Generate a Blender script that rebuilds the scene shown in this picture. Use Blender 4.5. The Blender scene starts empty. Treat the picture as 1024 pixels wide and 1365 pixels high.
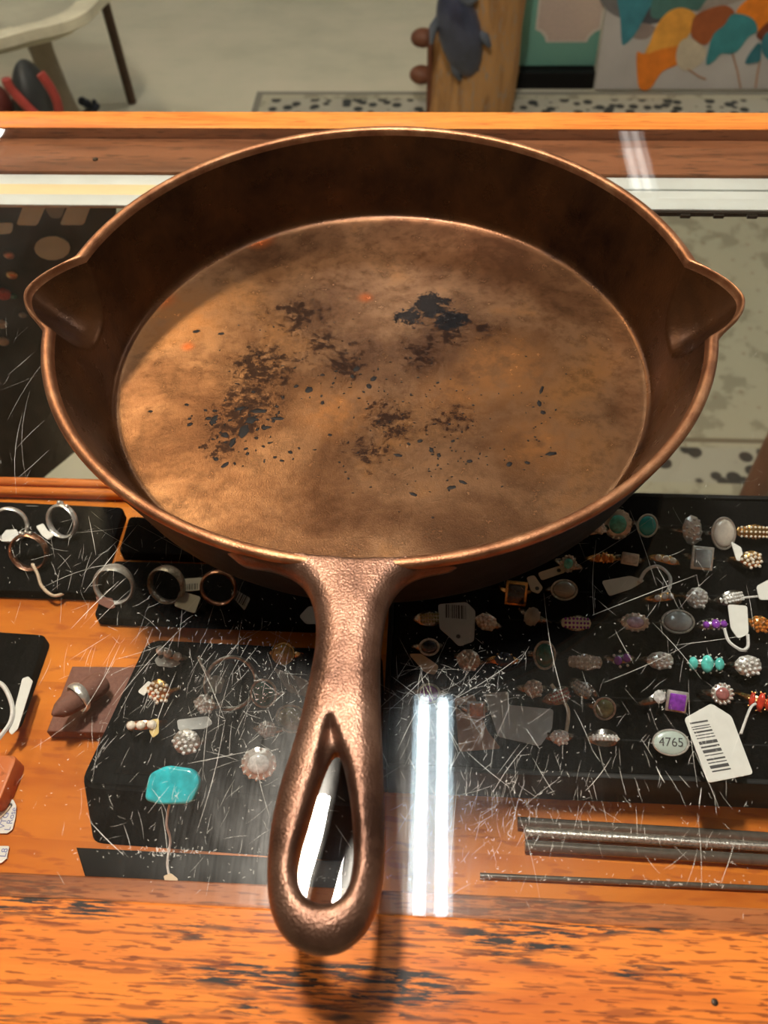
import bpy, bmesh, math, random
import numpy as np
from mathutils import Vector, Matrix
PI = math.pi
sc = bpy.context.scene
COL = sc.collection
W, H = 1024, 1365
G = 0.95            # height of the counter's glass above the shop floor
# ------------------------------------------------------------------ camera
FPX, CH = 1131.9, .2925
YAW, PITCH, ROLL = .0815, .9083, -.0389
def _rot(yaw, pitch, roll):
    cy, sy = math.cos(yaw), math.sin(yaw)
    f = np.array([-sy*math.cos(pitch), cy*math.cos(pitch), -math.sin(pitch)])
    r = np.array([cy, sy, 0.]); u = np.cross(r, f)
    return r*math.cos(roll)+u*math.sin(roll), -r*math.sin(roll)+u*math.cos(roll), f
CR, CU, CF = _rot(YAW, PITCH, ROLL)
cd = bpy.data.cameras.new('camera'); cam = bpy.data.objects.new('camera', cd); COL.objects.link(cam)
cd.sensor_fit = 'VERTICAL'; cd.sensor_height = 36; cd.sensor_width = 27; cd.lens = FPX/H*36
cd.clip_start = .01; cd.clip_end = 50
M4 = Matrix([[CR[i], CU[i], -CF[i], 0] for i in range(3)]+[[0, 0, 0, 1]])
M4.translation = (0, 0, G+CH); cam.matrix_world = M4
cd.dof.use_dof = True; cd.dof.focus_distance = .37; cd.dof.aperture_fstop = 15
sc.camera = cam
# ------------------------------------------------------------------ world, exposure, lights
sc.view_settings.view_transform = 'Standard'; sc.view_settings.look = 'None'
sc.view_settings.gamma = 1; sc.view_settings.use_curve_mapping = False
sc.view_settings.exposure = 0.0
wd = bpy.data.worlds.new('world'); sc.world = wd; wd.use_nodes = True
wd.node_tree.nodes['Background'].inputs[0].default_value = (.8, .85, 1, 1)
wd.node_tree.nodes['Background'].inputs[1].default_value = .35
KEY_W, TUBE_L, SPOT_W, FAR_L = 34, 26, 13, 36
def area(name, loc, sx, sy, power, col, rot=(0, 0, 0)):
    l = bpy.data.lights.new(name, 'AREA'); l.shape = 'RECTANGLE'; l.size = sx; l.size_y = sy
    l.energy = power; l.color = col
    o = bpy.data.objects.new(name, l); COL.objects.link(o); o.location = loc; o.rotation_euler = rot
    return o
LH = 1.62
area('ceiling_lamp_light', (-.135*LH, .33*LH, G+LH), .11, .27, KEY_W, (1, .90, .76))
area('warm_lamp_light', (-.52*LH, 1.04*LH, G+LH), .16, .22, SPOT_W, (1, .76, .42), (math.radians(-30), math.radians(-14), 0))

# ------------------------------------------------------------------ helpers
def at(px, py, z):                       # where the sight line of a pixel meets height z above the glass
    d = CR*(px-W/2)/FPX-CU*(py-H/2)/FPX+CF
    t = (z-CH)/d[2]; p = d*t
    return Vector((p[0], p[1], G+z))
def onY(px, py, y):                      # ... or meets the upright plane at depth y
    d = CR*(px-W/2)/FPX-CU*(py-H/2)/FPX+CF
    t = y/d[1]; p = np.array([0, 0, CH])+d*t
    return Vector((p[0], p[1], G+p[2]))
def obj(name, bm, mats, parent=None, loc=None, smooth=True):
    me = bpy.data.meshes.new(name)
    if isinstance(bm, bmesh.types.BMesh):
        bm.normal_update(); bm.to_mesh(me); bm.free()
    else:
        me.from_pydata(bm[0], [], bm[1]); me.update()
    for m in (mats if isinstance(mats, (list, tuple)) else [mats]): me.materials.append(m)
    if smooth:
        for p in me.polygons: p.use_smooth = True
        if smooth != 'all':
            try: me.set_sharp_from_angle(angle=math.radians(38))
            except Exception: pass
    o = bpy.data.objects.new(name, me); COL.objects.link(o)
    if parent: o.parent = parent
    if loc is not None: o.location = loc
    return o
def tag(o, label, cat, group=None, kind=None):
    o['label'] = label; o['category'] = cat
    if group: o['group'] = group
    if kind: o['kind'] = kind
    return o
def thing(name, label, cat, loc=(0, 0, 0), rot=(0, 0, 0), group=None):
    o = bpy.data.objects.new(name, None); COL.objects.link(o); o.empty_display_size = .01
    o.location = loc; o.rotation_euler = rot
    return tag(o, label, cat, group)
def struct(o): o['kind'] = 'structure'; return o
def BM(): return bmesh.new()
def bx(bm, x0, x1, y0, y1, z0, z1, bev=0, seg=2, mi=0):
    r = bmesh.ops.create_cube(bm, size=1)
    vs = r['verts']
    bmesh.ops.scale(bm, vec=(x1-x0, y1-y0, z1-z0), verts=vs)
    bmesh.ops.translate(bm, vec=((x0+x1)/2, (y0+y1)/2, (z0+z1)/2), verts=vs)
    fs = list({f for v in vs for f in v.link_faces})
    for f in fs: f.material_index = mi
    if bev:
        es = list({e for v in vs for e in v.link_edges})
        bmesh.ops.bevel(bm, geom=es, offset=bev, segments=seg, affect='EDGES', profile=.5)
    return bm
def prism(bm, pts, z0, z1, bev=0, seg=2, mi=0):          # closed outline, extruded upward
    a = [bm.verts.new((p[0], p[1], z0)) for p in pts]; b = [bm.verts.new((p[0], p[1], z1)) for p in pts]
    n = len(pts); f1 = bm.faces.new(a[::-1]); f2 = bm.faces.new(b); fs = [f1, f2]
    for i in range(n): fs.append(bm.faces.new((a[i], a[(i+1) % n], b[(i+1) % n], b[i])))
    for f in fs: f.material_index = mi
    bmesh.ops.recalc_face_normals(bm, faces=fs)
    if bev: bmesh.ops.bevel(bm, geom=list(f2.edges), offset=bev, segments=seg, affect='EDGES', profile=.5)
    return bm
def tube(bm, pts, rad, n=8, ry=None, closed=False, up=(0, 0, 1)):
    pts = [Vector(p) for p in pts]; N = len(pts)
    rads = rad if isinstance(rad, (list, tuple)) else [rad]*N
    rings = []
    for i, p in enumerate(pts):
        if closed: t = pts[(i+1) % N]-pts[i-1]
        else: t = pts[min(i+1, N-1)]-pts[max(i-1, 0)]
        t.normalize(); a = Vector(up)
        if abs(a.dot(t)) > .95: a = Vector((1, 0, 0))
        s = t.cross(a).normalized(); u = s.cross(t)
        k = ry if ry else 1
        rings.append([bm.verts.new(p+s*math.cos(2*PI*j/n)*rads[i]+u*math.sin(2*PI*j/n)*rads[i]*k) for j in range(n)])
    for i in range(N if closed else N-1):
        A, B = rings[i], rings[(i+1) % N]
        for j in range(n): bm.faces.new((A[j], A[(j+1) % n], B[(j+1) % n], B[j]))
    if not closed:
        bm.faces.new(rings[0][::-1]); bm.faces.new(rings[-1])
    bmesh.ops.recalc_face_normals(bm, faces=bm.faces)
    return bm
def ball(bm, c, r, sub=2, rot=None, mi=0):
    s = r if isinstance(r, (list, tuple)) else (r, r, r)
    v = bmesh.ops.create_icosphere(bm, subdivisions=sub, radius=1)['verts']
    for q in v:
        p = Vector((q.co.x*s[0], q.co.y*s[1], q.co.z*s[2]))
        if rot: p.rotate(rot)
        q.co = p+Vector(c)
    for f in {f for q in v for f in q.link_faces}: f.material_index = mi
    return bm
def lathe(bm, prof, n=32, c=(0, 0, 0), wob=None):
    rings = []
    for r, z in prof:
        rings.append([bm.verts.new((c[0]+r*math.cos(2*PI*j/n)*(wob(j, z) if wob else 1), c[1]+r*math.sin(2*PI*j/n)*(wob(j, z) if wob else 1), c[2]+z)) for j in range(n)])
    for A, B in zip(rings, rings[1:]):
        for j in range(n): bm.faces.new((A[j], A[(j+1) % n], B[(j+1) % n], B[j]))
    bm.faces.new(rings[0][::-1]); bm.faces.new(rings[-1])
    bmesh.ops.recalc_face_normals(bm, faces=bm.faces)
    return bm
def smooth_pts(P, k=6, closed=True):     # Catmull-Rom through 2-D or 3-D points
    P = [np.array(p, float) for p in P]; n = len(P); out = []
    for i in range(n if closed else n-1):
        if closed: a, b, c, d = P[i-1], P[i], P[(i+1) % n], P[(i+2) % n]
        else: a, b, c, d = P[max(i-1, 0)], P[i], P[i+1], P[min(i+2, n-1)]
        for j in range(k):
            t = j/k
            out.append(.5*((2*b)+(c-a)*t+(2*a-5*b+4*c-d)*t*t+(3*b-3*c+d-a)*t**3))
    if not closed: out.append(P[-1])
    return out

# ------------------------------------------------------------------ materials
def newmat(name):
    m = bpy.data.materials.new(name); m.use_nodes = True; nt = m.node_tree
    b = nt.nodes['Principled BSDF']; return m, nt, b
class N:
    def __init__(s, nt): s.nt = nt
    def new(s, t, **k):
        n = s.nt.nodes.new(t)
        for a, v in k.items(): setattr(n, a, v)
        return n
    def link(s, a, b): s.nt.links.new(a, b)
    def coord(s, scale=(1, 1, 1), loc=(0, 0, 0), rot=(0, 0, 0)):
        tc = s.new('ShaderNodeTexCoord'); mp = s.new('ShaderNodeMapping')
        mp.inputs['Scale'].default_value = scale; mp.inputs['Location'].default_value = loc; mp.inputs['Rotation'].default_value = rot
        s.link(tc.outputs['Object'], mp.inputs['Vector']); return mp.outputs[0]
    def noise(s, vec, scale, detail=4, rough=.55, dist=0):
        n = s.new('ShaderNodeTexNoise'); s.link(vec, n.inputs['Vector'])
        n.inputs['Scale'].default_value = scale; n.inputs['Detail'].default_value = detail
        n.inputs['Roughness'].default_value = rough; n.inputs['Distortion'].default_value = dist
        return n.outputs['Fac']
    def ramp(s, fac, stops):
        r = s.new('ShaderNodeValToRGB'); s.link(fac, r.inputs[0]); e = r.color_ramp.elements
        while len(e) < len(stops): e.new(.5)
        for k, (p, c) in enumerate(stops):
            e[k].position = p; e[k].color = (c[0], c[1], c[2], 1) if isinstance(c, (tuple, list)) else (c, c, c, 1)
        return r.outputs[0]
    def math(s, op, a, b=None, c=None, clamp=False):
        m = s.new('ShaderNodeMath', operation=op); m.use_clamp = clamp
        for i, v in enumerate((a, b, c)):
            if v is None: continue
            if isinstance(v, (int, float)): m.inputs[i].default_value = v
            else: s.link(v, m.inputs[i])
        return m.outputs[0]
    def mix(s, f, a, b):
        m = s.new('ShaderNodeMix', data_type='RGBA')
        for sock, v in ((m.inputs[0], f), (m.inputs[6], a), (m.inputs[7], b)):
            if isinstance(v, (int, float)): sock.default_value = v
            elif isinstance(v, tuple): sock.default_value = (v[0], v[1], v[2], 1)
            else: s.link(v, sock)
        return m.outputs[2]
    def smooth(s, v, a, b, lo=0, hi=1):
        m = s.new('ShaderNodeMapRange', interpolation_type='SMOOTHSTEP'); s.link(v, m.inputs[0])
        for i, q in enumerate((a, b, lo, hi)): m.inputs[i+1].default_value = q
        return m.outputs[0]
    def bump(s, b, h, strength, dist=.001):
        n = s.new('ShaderNodeBump'); n.inputs['Strength'].default_value = strength; n.inputs['Distance'].default_value = dist
        s.link(h, n.inputs['Height']); s.link(n.outputs[0], b.inputs['Normal'])
def srgb(r, g, b):
    f = lambda c: (c/255/12.92) if c/255 <= .04045 else ((c/255+.055)/1.055)**2.4
    return (f(r), f(g), f(b))
def plain(name, col, rough=.5, metal=0, spec=.5, nscale=0, namt=.25, bump=0, coat=0, bscale=None):
    m, nt, b = newmat(name); n = N(nt)
    b.inputs['Base Color'].default_value = (*col, 1); b.inputs['Roughness'].default_value = rough
    b.inputs['Metallic'].default_value = metal; b.inputs['Specular IOR Level'].default_value = spec
    if coat: b.inputs['Coat Weight'].default_value = coat; b.inputs['Coat Roughness'].default_value = .1
    if nscale:
        f = n.noise(n.coord(), nscale, 4)
        n.link(n.ramp(f, [(.3, tuple(c*(1-namt) for c in col)), (.7, tuple(min(1, c*(1+namt)) for c in col))]), b.inputs['Base Color'])
        if bump: n.bump(b, f if not bscale else n.noise(n.coord(), bscale, 3), bump)
    return m
def wood(name, light, dark, pore, stretch=(4, 60, 60), rough=.35, wear=0, ring=0, coat=.04):
    m, nt, b = newmat(name); n = N(nt)
    v = n.coord(stretch)
    g = n.noise(v, 1, 6, .6, .6)
    c = n.ramp(g, [(.3, dark), (.52, light), (.75, tuple(min(1, q*1.15) for q in light))])
    if ring:
        w = n.new('ShaderNodeTexWave', wave_type='BANDS', bands_direction='Y', wave_profile='SAW')
        n.link(n.coord((1.1, 7, 7), rot=(0, 0, .12)), w.inputs['Vector'])
        w.inputs['Scale'].default_value = 1.6; w.inputs['Distortion'].default_value = 9; w.inputs['Detail'].default_value = 2; w.inputs['Detail Scale'].default_value = .5
        c = n.mix(n.math('MULTIPLY', n.smooth(w.outputs['Fac'], .55, 1), ring), c, dark)
    f = n.noise(n.coord((stretch[0]*8, stretch[1]*9, stretch[2]*9)), 1, 3, .5)
    c = n.mix(n.smooth(f, .56, .66, 0, .7), c, pore)
    rg = n.math('ADD', n.math('MULTIPLY', g, .2), rough-.1)
    if wear:
        a = n.noise(n.coord((10, 50, 32), loc=(3.3, .2, 0)), 1, 4, .65)
        d = n.noise(n.coord((75, 900, 600)), 1, 4, .65, .4)
        k = n.math('MULTIPLY', n.smooth(a, .485, .58), n.smooth(d, .46, .53))
        c = n.mix(n.math('MULTIPLY', k, wear), c, (.035, .028, .025))
        d2 = n.noise(n.coord((110, 1000, 600), loc=(1, 5, 2)), 1, 2, .5)
        c = n.mix(n.smooth(d2, .58, .63, 0, .75), c, (.16, .035, .010))
    n.link(c, b.inputs['Base Color']); n.link(rg, b.inputs['Roughness'])
    b.inputs['Coat Weight'].default_value = coat; b.inputs['Coat Roughness'].default_value = .15; b.inputs['Specular IOR Level'].default_value = .15
    n.bump(b, f, .25, .0004)
    return m
ORL, ORD = (.66, .20, .018), (.46, .11, .010)
M_oak = wood('oak_worn', (.74, .21, .030), (.54, .125, .018), (.26, .06, .015), (5, 70, 70), .5, wear=1, coat=.06)
M_oak_back = wood('oak_back', (.78, .27, .055), (.55, .15, .03), (.40, .10, .02), (6, 90, 90), .4)
M_lip = wood('oak_lip', (.42, .14, .045), (.25, .075, .025), (.10, .035, .015), (6, 80, 80), .45, wear=.6)
M_rab = wood('oak_rabbet', (.26, .10, .045), (.13, .045, .02), (.07, .03, .015), (7, 60, 60), .5)
M_deck = wood('deck_wood', ORL, ORD, (.42, .10, .015), (7, 26, 26), .4, ring=.55)
M_mold = wood('shelf_molding', (.62, .17, .028), (.40, .09, .015), (.25, .06, .01), (6, 70, 70), .35)
M_white = plain('white_channel', (.60, .62, .60), .4, nscale=40, namt=.06)
M_cream = plain('cream_channel', (.80, .60, .34), .5, nscale=30, namt=.05)
M_foam = plain('black_foam', (.0045, .0045, .005), .9, spec=.12, nscale=300, namt=.4, bump=.4)
M_foam2 = plain('black_velour', (.0035, .0032, .0035), .95, spec=.1, nscale=500, namt=.5, bump=.5)
M_blkpl = plain('black_plastic', (.006, .006, .0065), .5, spec=.2, nscale=120, namt=.2)
M_silver = plain('silver', (.86, .84, .80), .3, .75, nscale=600, namt=.15, bump=.2)
M_silverd = plain('silver_dark', (.58, .55, .50), .3, .8, nscale=900, namt=.4, bump=.3)
M_gold = plain('gold', (.85, .52, .2), .25, 1, nscale=600, namt=.15, bump=.2)
M_copper = plain('rose_gold', (.75, .40, .26), .3, 1, nscale=600, namt=.1)
def gem(name, col, rough=.12, ns=400, na=.35):
    return plain(name, col, rough, 0, .8, nscale=ns, namt=na, coat=.6)
S = dict(turq=gem('turquoise', (.12, .66, .60)), turqb=gem('turquoise_blue', (.03, .56, .66), .15, 160, .3), amet=gem('amethyst', (.26, .05, .46)),
         lav=gem('lavender', (.60, .52, .74)), sapp=gem('sapphire', (.03, .04, .30)), ruby=gem('ruby', (.5, .01, .05)), pearl=gem('pearl', (.92, .85, .74), .3, 500, .1),
         cryst=gem('crystal', (.82, .84, .82), .06), amber=gem('amber', (.55, .18, .03)), green=gem('green_stone', (.02, .16, .12)), grey=gem('grey_moonstone', (.34, .38, .38), .2, 200, .2),
         dark=gem('dark_stone', (.02, .03, .06)), pink=gem('pink_stone', (.42, .16, .15)), red=gem('red_coral', (.70, .06, .03)), yellow=gem('yellow_stone', (.55, .36, .08)), olive=gem('olive_stone', (.22, .23, .10)),
         mint=gem('pale_enamel', (.50, .60, .55), .3, 300, .05))
M_tag = plain('tag_paper', (.72, .72, .68), .7, nscale=200, namt=.05)
M_tagg = plain('tag_grey', (.44, .45, .44), .6, nscale=200, namt=.06)
M_tagt = plain('tag_tan', (.66, .52, .36), .7, nscale=200, namt=.06)
M_tagb = plain('tag_brown', (.36, .17, .08), .6, nscale=200, namt=.1)
M_tagy = plain('tag_yellow', (.62, .46, .16), .6, nscale=200, namt=.1)
M_ink = plain('ink', (.06, .06, .06), .7)
M_inkb = plain('blue_ink', (.16, .18, .40), .7)
M_string = plain('string', (.62, .48, .34), .8, nscale=900, namt=.2)
M_stringw = plain('string_white', (.70, .70, .68), .6, nscale=900, namt=.1)
M_leather = plain('brown_leather', (.20, .085, .06), .75, nscale=500, namt=.15, bump=.3)
M_screw = plain('screw_dark', (.05, .035, .025), .4, .8)

# glass: clear pane with mirror reflection by angle and a faint sheen from countless hairline scratches
def glass_mat(name, tint, haze=0.0, body=1.0):
    m = bpy.data.materials.new(name); m.use_nodes = True; nt = m.node_tree; nt.nodes.clear(); n = N(nt)
    out = n.new('ShaderNodeOutputMaterial'); tr = n.new('ShaderNodeBsdfTransparent'); gl = n.new('ShaderNodeBsdfGlossy')
    tr.inputs[0].default_value = (*tint, 1); gl.inputs['Roughness'].default_value = 0.0; gl.inputs[0].default_value = (1, 1, 1, 1)
    geo = n.new('ShaderNodeNewGeometry'); dt = n.new('ShaderNodeVectorMath', operation='DOT_PRODUCT')
    n.link(geo.outputs['Normal'], dt.inputs[0]); n.link(geo.outputs['Incoming'], dt.inputs[1])
    c = n.math('ABSOLUTE', dt.outputs['Value'])
    k = n.math('POWER', n.math('SUBTRACT', 1, c), 5)
    f = n.math('MULTIPLY', n.math('MULTIPLY_ADD', k, .96, .04), body)
    mx = n.new('ShaderNodeMixShader'); n.link(f, mx.inputs[0]); n.link(tr.outputs[0], mx.inputs[1]); n.link(gl.outputs[0], mx.inputs[2])
    last = mx.outputs[0]
    if haze:
        g2 = n.new('ShaderNodeBsdfGlossy'); g2.inputs['Roughness'].default_value = .22
        a = n.noise(n.coord((30, 12, 12), rot=(0, 0, .25)), 1, 5, .65, .5); b = n.noise(n.coord((900, 60, 60), rot=(0, 0, -.1)), 1, 3, .6)
        h = n.math('MULTIPLY', n.smooth(a, .38, .72, .25, 1), n.smooth(b, .3, .7, .35, 1))
        h = n.math('MULTIPLY', h, haze)
        m2 = n.new('ShaderNodeMixShader'); n.link(h, m2.inputs[0]); n.link(last, m2.inputs[1]); n.link(g2.outputs[0], m2.inputs[2]); last = m2.outputs[0]
    n.link(last, out.inputs[0]); return m
M_glass = glass_mat('counter_glass', (.985, .99, .985), .016)
M_glassc = glass_mat('clear_glass', (.97, .985, .975), 0)
M_rod = plain('rod_grey', (.22, .19, .16), .22, .6, nscale=300, namt=.2)
M_scr = plain('scratch', (.92, .90, .84), .5, 0, .8)

def letters(name, text, size, m, parent, loc, ang=0, ext=.00003):
    cu = bpy.data.curves.new(name, 'FONT'); cu.body = text; cu.size = size; cu.align_x = 'CENTER'; cu.align_y = 'CENTER'; cu.extrude = ext
    t = bpy.data.objects.new(name, cu); COL.objects.link(t)
    me = bpy.data.meshes.new_from_object(t.evaluated_get(bpy.context.evaluated_depsgraph_get())); bpy.data.objects.remove(t)
    me.materials.clear(); me.materials.append(m)
    o = bpy.data.objects.new(name, me); COL.objects.link(o); o.parent = parent; o.location = loc; o.rotation_euler = (0, 0, ang); return o
# ------------------------------------------------------------------ the room
def floor_mat():
    m, nt, b = newmat('concrete_floor'); n = N(nt)
    a = n.noise(n.coord((1.2, 3, 1)), 1.2, 5, .6); c = n.noise(n.coord(), 9, 4, .6)
    col = n.ramp(n.math('ADD', n.math('MULTIPLY', a, .7), n.math('MULTIPLY', c, .3)), [(.3, (.44, .43, .32)), (.5, (.56, .53, .40)), (.7, (.64, .58, .45))])
    n.link(col, b.inputs['Base Color']); b.inputs['Roughness'].default_value = .55; return m
M_floor = floor_mat()
M_wall = plain('shop_wall', (.50, .46, .40), .8, nscale=2, namt=.08)
M_ceil = plain('ceiling_tile', (.40, .39, .37), .9, nscale=3, namt=.1)
X0, X1, Y0, Y1, ZC = -3.6, 3.6, -2.4, 6.2, G+1.80
struct(obj('floor', bx(BM(), X0, X1, Y0, Y1, -.1, 0), M_floor, smooth=False))
struct(obj('ceiling', bx(BM(), X0, X1, Y0, Y1, ZC, ZC+.1), M_ceil, smooth=False))
struct(obj('wall_left', bx(BM(), X0-.1, X0, Y0, Y1, 0, ZC), M_wall, smooth=False))
struct(obj('wall_right', bx(BM(), X1, X1+.1, Y0, Y1, 0, ZC), M_wall, smooth=False))
struct(obj('wall_back', bx(BM(), X0, X1, Y1, Y1+.1, 0, ZC), M_wall, smooth=False))
struct(obj('wall_front', bx(BM(), X0, X1, Y0-.1, Y0, 0, ZC), M_wall, smooth=False))
# fluorescent fixtures on the ceiling (seen as reflections; the two outer ones are added)
def emit(name, col, s):
    m = bpy.data.materials.new(name); m.use_nodes = True; nt = m.node_tree; nt.nodes.clear()
    o = nt.nodes.new('ShaderNodeOutputMaterial'); e = nt.nodes.new('ShaderNodeEmission')
    e.inputs[0].default_value = (*col, 1); e.inputs[1].default_value = s; nt.links.new(e.outputs[0], o.inputs[0]); return m
M_tube = emit('lit_tube', (.88, .97, 1), TUBE_L); M_tube2 = emit('lit_tube_far', (1, .95, .86), FAR_L)
M_tray = plain('fixture_white', (.72, .80, .84), .5)
def fixture(x, y0, y1, label, m, hw=.052, sep=.0235, z=LH+.03):
    t = thing('fluorescent_fixture', label, 'ceiling light', (x, (y0+y1)/2, G+z), group='fluorescent fixtures on the ceiling')
    L = (y1-y0)/2
    bm = BM(); bx(bm, -hw, hw, -L, L, .02, .03); bx(bm, -hw, -hw+.004, -L, L, -.012, .02); bx(bm, hw-.004, hw, -L, L, -.012, .02)
    bx(bm, -hw, hw, L-.004, L, -.012, .02); bx(bm, -hw, hw, -L, -L+.004, -.012, .02)
    bx(bm, -.03, .03, -L*.3, L*.3, .03, ZC-G-z, 0)
    obj('housing', bm, M_tray, t, smooth=False)
    for s in (-1, 1): obj('tube', tube(BM(), [(s*sep, -L+.01, .0), (s*sep, L-.01, .0)], .0125, 12), m, t)
fixture(.0285, .02, .94, 'twin tube ceiling light above the front of the glass counter', M_tube)
fixture(-2.1, 2.2, 3.9, 'added twin tube fill light, unseen, at the far left of the shop', M_tube2, .08, .04, 1.72)  # added to brighten the background, placed outside the glass reflections
fixture(2.3, 2.2, 3.9, 'added twin tube fill light, unseen, at the far right of the shop', M_tube2, .08, .04, 1.72)  # second added fill for the background floor, also beyond what the glass mirrors
fixture(-.18, 2.5, 3.3, 'twin tube ceiling light behind the counter', M_tube2, .08, .04, 1.72)
fixture(.88, 3.3, 3.9, 'twin tube ceiling light above the framed pictures', emit('dim_tube', (1, .97, .9), 3.5), .06, .022, 1.72)
for (x, y, lab) in ((-.135*LH, .33*LH, 'square can lamp directly over the skillet'), (-.52*LH, 1.04*LH, 'warm can lamp beyond the left of the counter')):
    t = thing('ceiling_can_lamp', lab, 'ceiling light', (x, y, G+LH+.012))
    bm = BM(); bx(bm, -.12, .12, -.17, .17, 0.03, .06, .004); bx(bm, -.02, .02, -.02, .02, .06, ZC-G-LH-.012); obj('housing', bm, M_blkpl, t, smooth=False)

# rug
def rug_mat(hx, hy):
    m, nt, b = newmat('rug'); n = N(nt)
    tc = n.new('ShaderNodeTexCoord'); sp = n.new('ShaderNodeSeparateXYZ'); n.link(tc.outputs['Object'], sp.inputs[0])
    ex = n.math('SUBTRACT', hx, n.math('ABSOLUTE', sp.outputs[0])); ey = n.math('SUBTRACT', hy, n.math('ABSOLUTE', sp.outputs[1]))
    e = n.math('MINIMUM', ex, ey)
    v = n.new('ShaderNodeTexVoronoi'); v.inputs['Scale'].default_value = 30; n.link(n.coord(), v.inputs['Vector'])
    f = n.noise(n.coord(), 14, 4, .6)
    field = n.mix(n.smooth(f, .50, .60, 0, .75), (.44, .41, .30), (.24, .225, .16))
    field = n.mix(n.smooth(v.outputs['Distance'], .10, .2, .45, 0), field, (.22, .14, .09))
    blk = n.mix(n.smooth(v.outputs['Distance'], .38, .5), (.03, .035, .033), (.42, .40, .32))
    inb = n.math('MULTIPLY', n.smooth(e, .045, .05), n.smooth(e, .135, .14, 1, 0))
    c = n.mix(inb, field, blk)
    edge = n.smooth(e, .02, .022, 1, 0); c = n.mix(edge, c, (.22, .21, .17))
    l2 = n.math('MULTIPLY', n.smooth(e, .15, .152), n.smooth(e, .162, .164, 1, 0)); c = n.mix(l2, c, (.18, .15, .10))
    n.link(c, b.inputs['Base Color']); b.inputs['Roughness'].default_value = .95
    n.bump(b, n.noise(n.coord(), 400, 2), .5, .002); return m
rx0, rx1, ry0, ry1 = -.545, 2.1, 1.0, 2.56
tag(obj('rug', bx(BM(), -(rx1-rx0)/2, (rx1-rx0)/2, -(ry1-ry0)/2, (ry1-ry0)/2, 0, .008, .003), rug_mat((rx1-rx0)/2, (ry1-ry0)/2), loc=((rx0+rx1)/2, (ry0+ry1)/2, 0.0005)),
    'beige patterned rug with dark bordered edge on the floor beyond the counter', 'rug')

# ------------------------------------------------------------------ display counter
YF, YB = .0654, .552
case = thing('display_counter', 'orange oak and glass jewellery display counter under the skillet', 'display counter', (0, 0, 0))
XA, XB = -.72, .72
# front rail with a rounded front edge
bm = BM()
prof = [(.023, -.028), (.023, -.008)] + [(.023+.008*(1-math.cos(a)), -.008+.0085*math.sin(a)) for a in np.linspace(.2, PI/2, 6)] + [(YF-.0012, .0005), (YF-.0004, -.0005), (YF-.0004, -.0065), (.0732, -.0065), (.0738, -.0072), (.0738, -.028)]
va = [bm.verts.new((XA, y, G+z)) for y, z in prof]; vb = [bm.verts.new((XB, y, G+z)) for y, z in prof]
for i in range(len(prof)): bm.faces.new((va[i], va[(i+1) % len(prof)], vb[(i+1) % len(prof)], vb[i]))
bm.faces.new(va[::-1]); bm.faces.new(vb); bmesh.ops.recalc_face_normals(bm, faces=bm.faces)
for f in bm.faces:
    if all(v.co.y > YF-.001 for v in f.verts): f.material_index = 1
fr = obj('front_rail', bm, [M_oak, M_lip], case)
def pxs(*a): return a
bm = BM(); p = at(953, 1336, .0005); ball(bm, (p.x, p.y, p.z), (.0011, .0011, .0002), 2); obj('nail_hole', bm, M_screw, fr)
obj('front_panel', bx(BM(), XA, XB, .045, .060, .02, G-.0285), M_oak_back, case, smooth=False)
brl = obj('back_rail', bx(BM(), XA, XB, .5535, .576, G-.05, G+.0008, .0008), [M_oak_back, M_rab], case)
for f in brl.data.polygons:
    if f.normal.y < -.6: f.material_index = 1
rb = obj('back_ledge', bx(BM(), XA, XB, .511, .5530, G-.03, G-.0065, .0008), M_rab, case)
bm = BM(); p = at(127, 212, -.006); lathe(bm, [(.0001, .0006), (.0016, .0004), (.0019, 0), (.0019, -.0005)], 14, (p.x, p.y, p.z)); obj('screw', bm, M_screw, rb)
# white light channel under the glass at the back: upper lip, cream strip, lower band, thin steel edge
ch = obj('light_channel', bx(BM(), XA, XB, .4725, .4845, G-0.0093, G-.0068, .0005), M_white, case)
obj('upper_lip', bx(BM(), XA, XB, .4975, .5105, G-0.0110, G-.0085, .0005), M_white, ch)
obj('cream_strip', bx(BM(), XA, .02, .4847, .4973, G-0.0100, G-.0075, .0005), M_cream, ch)
obj('middle_strip', bx(BM(), .0202, XB, .4847, .4973, G-0.0120, G-.0095, .0005), M_white, ch)
bm = BM(); bx(bm, .02, XB, .4705, .4723, G-.0105, G-.008)
for i in range(34): bx(bm, .03+i*.02, .036+i*.02, .4685, .4705, G-.0105, G-.0085)
obj('steel_edge', bm, M_screw, ch, smooth=False)
obj('back_glass', bx(BM(), XA, XB, .556, .561, .45, G-.0505), M_glassc, case, smooth=False)
obj('base_cabinet', bx(BM(), XA, XB, .0605, .575, .02, .445), M_rab, case, smooth=False)
DZ = -.12
deck = obj('display_shelf', bx(BM(), XA, XB, .0740, .3395, G+DZ-.014, G+DZ), M_deck, case, smooth=False)
bm = BM(); bx(bm, XA, -.03, .3235, .3295, G+DZ+.0002, G+DZ+.007, .0025, 3); bx(bm, XA, -.03, .3330, .3392, G+DZ+.0002, G+DZ+.004, .0018, 3); obj('shelf_molding', bm, M_mold, case)
bm = BM(); bx(bm, XA, XB, .0610, .0735, G-.145, G-.029); obj('inner_front_board', bm, M_mold, case, smooth=False)
# counter glass
gt = obj('glass_top', bx(BM(), XA, XB, YF, .5528, G-.006, G, .0004, 1), M_glass, smooth=False)
tag(gt, 'clear scratched glass pane topping the display counter under the skillet', 'glass top')
gm = glass_mat('edge_glass', (.35, .5, .42), 0); 
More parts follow.
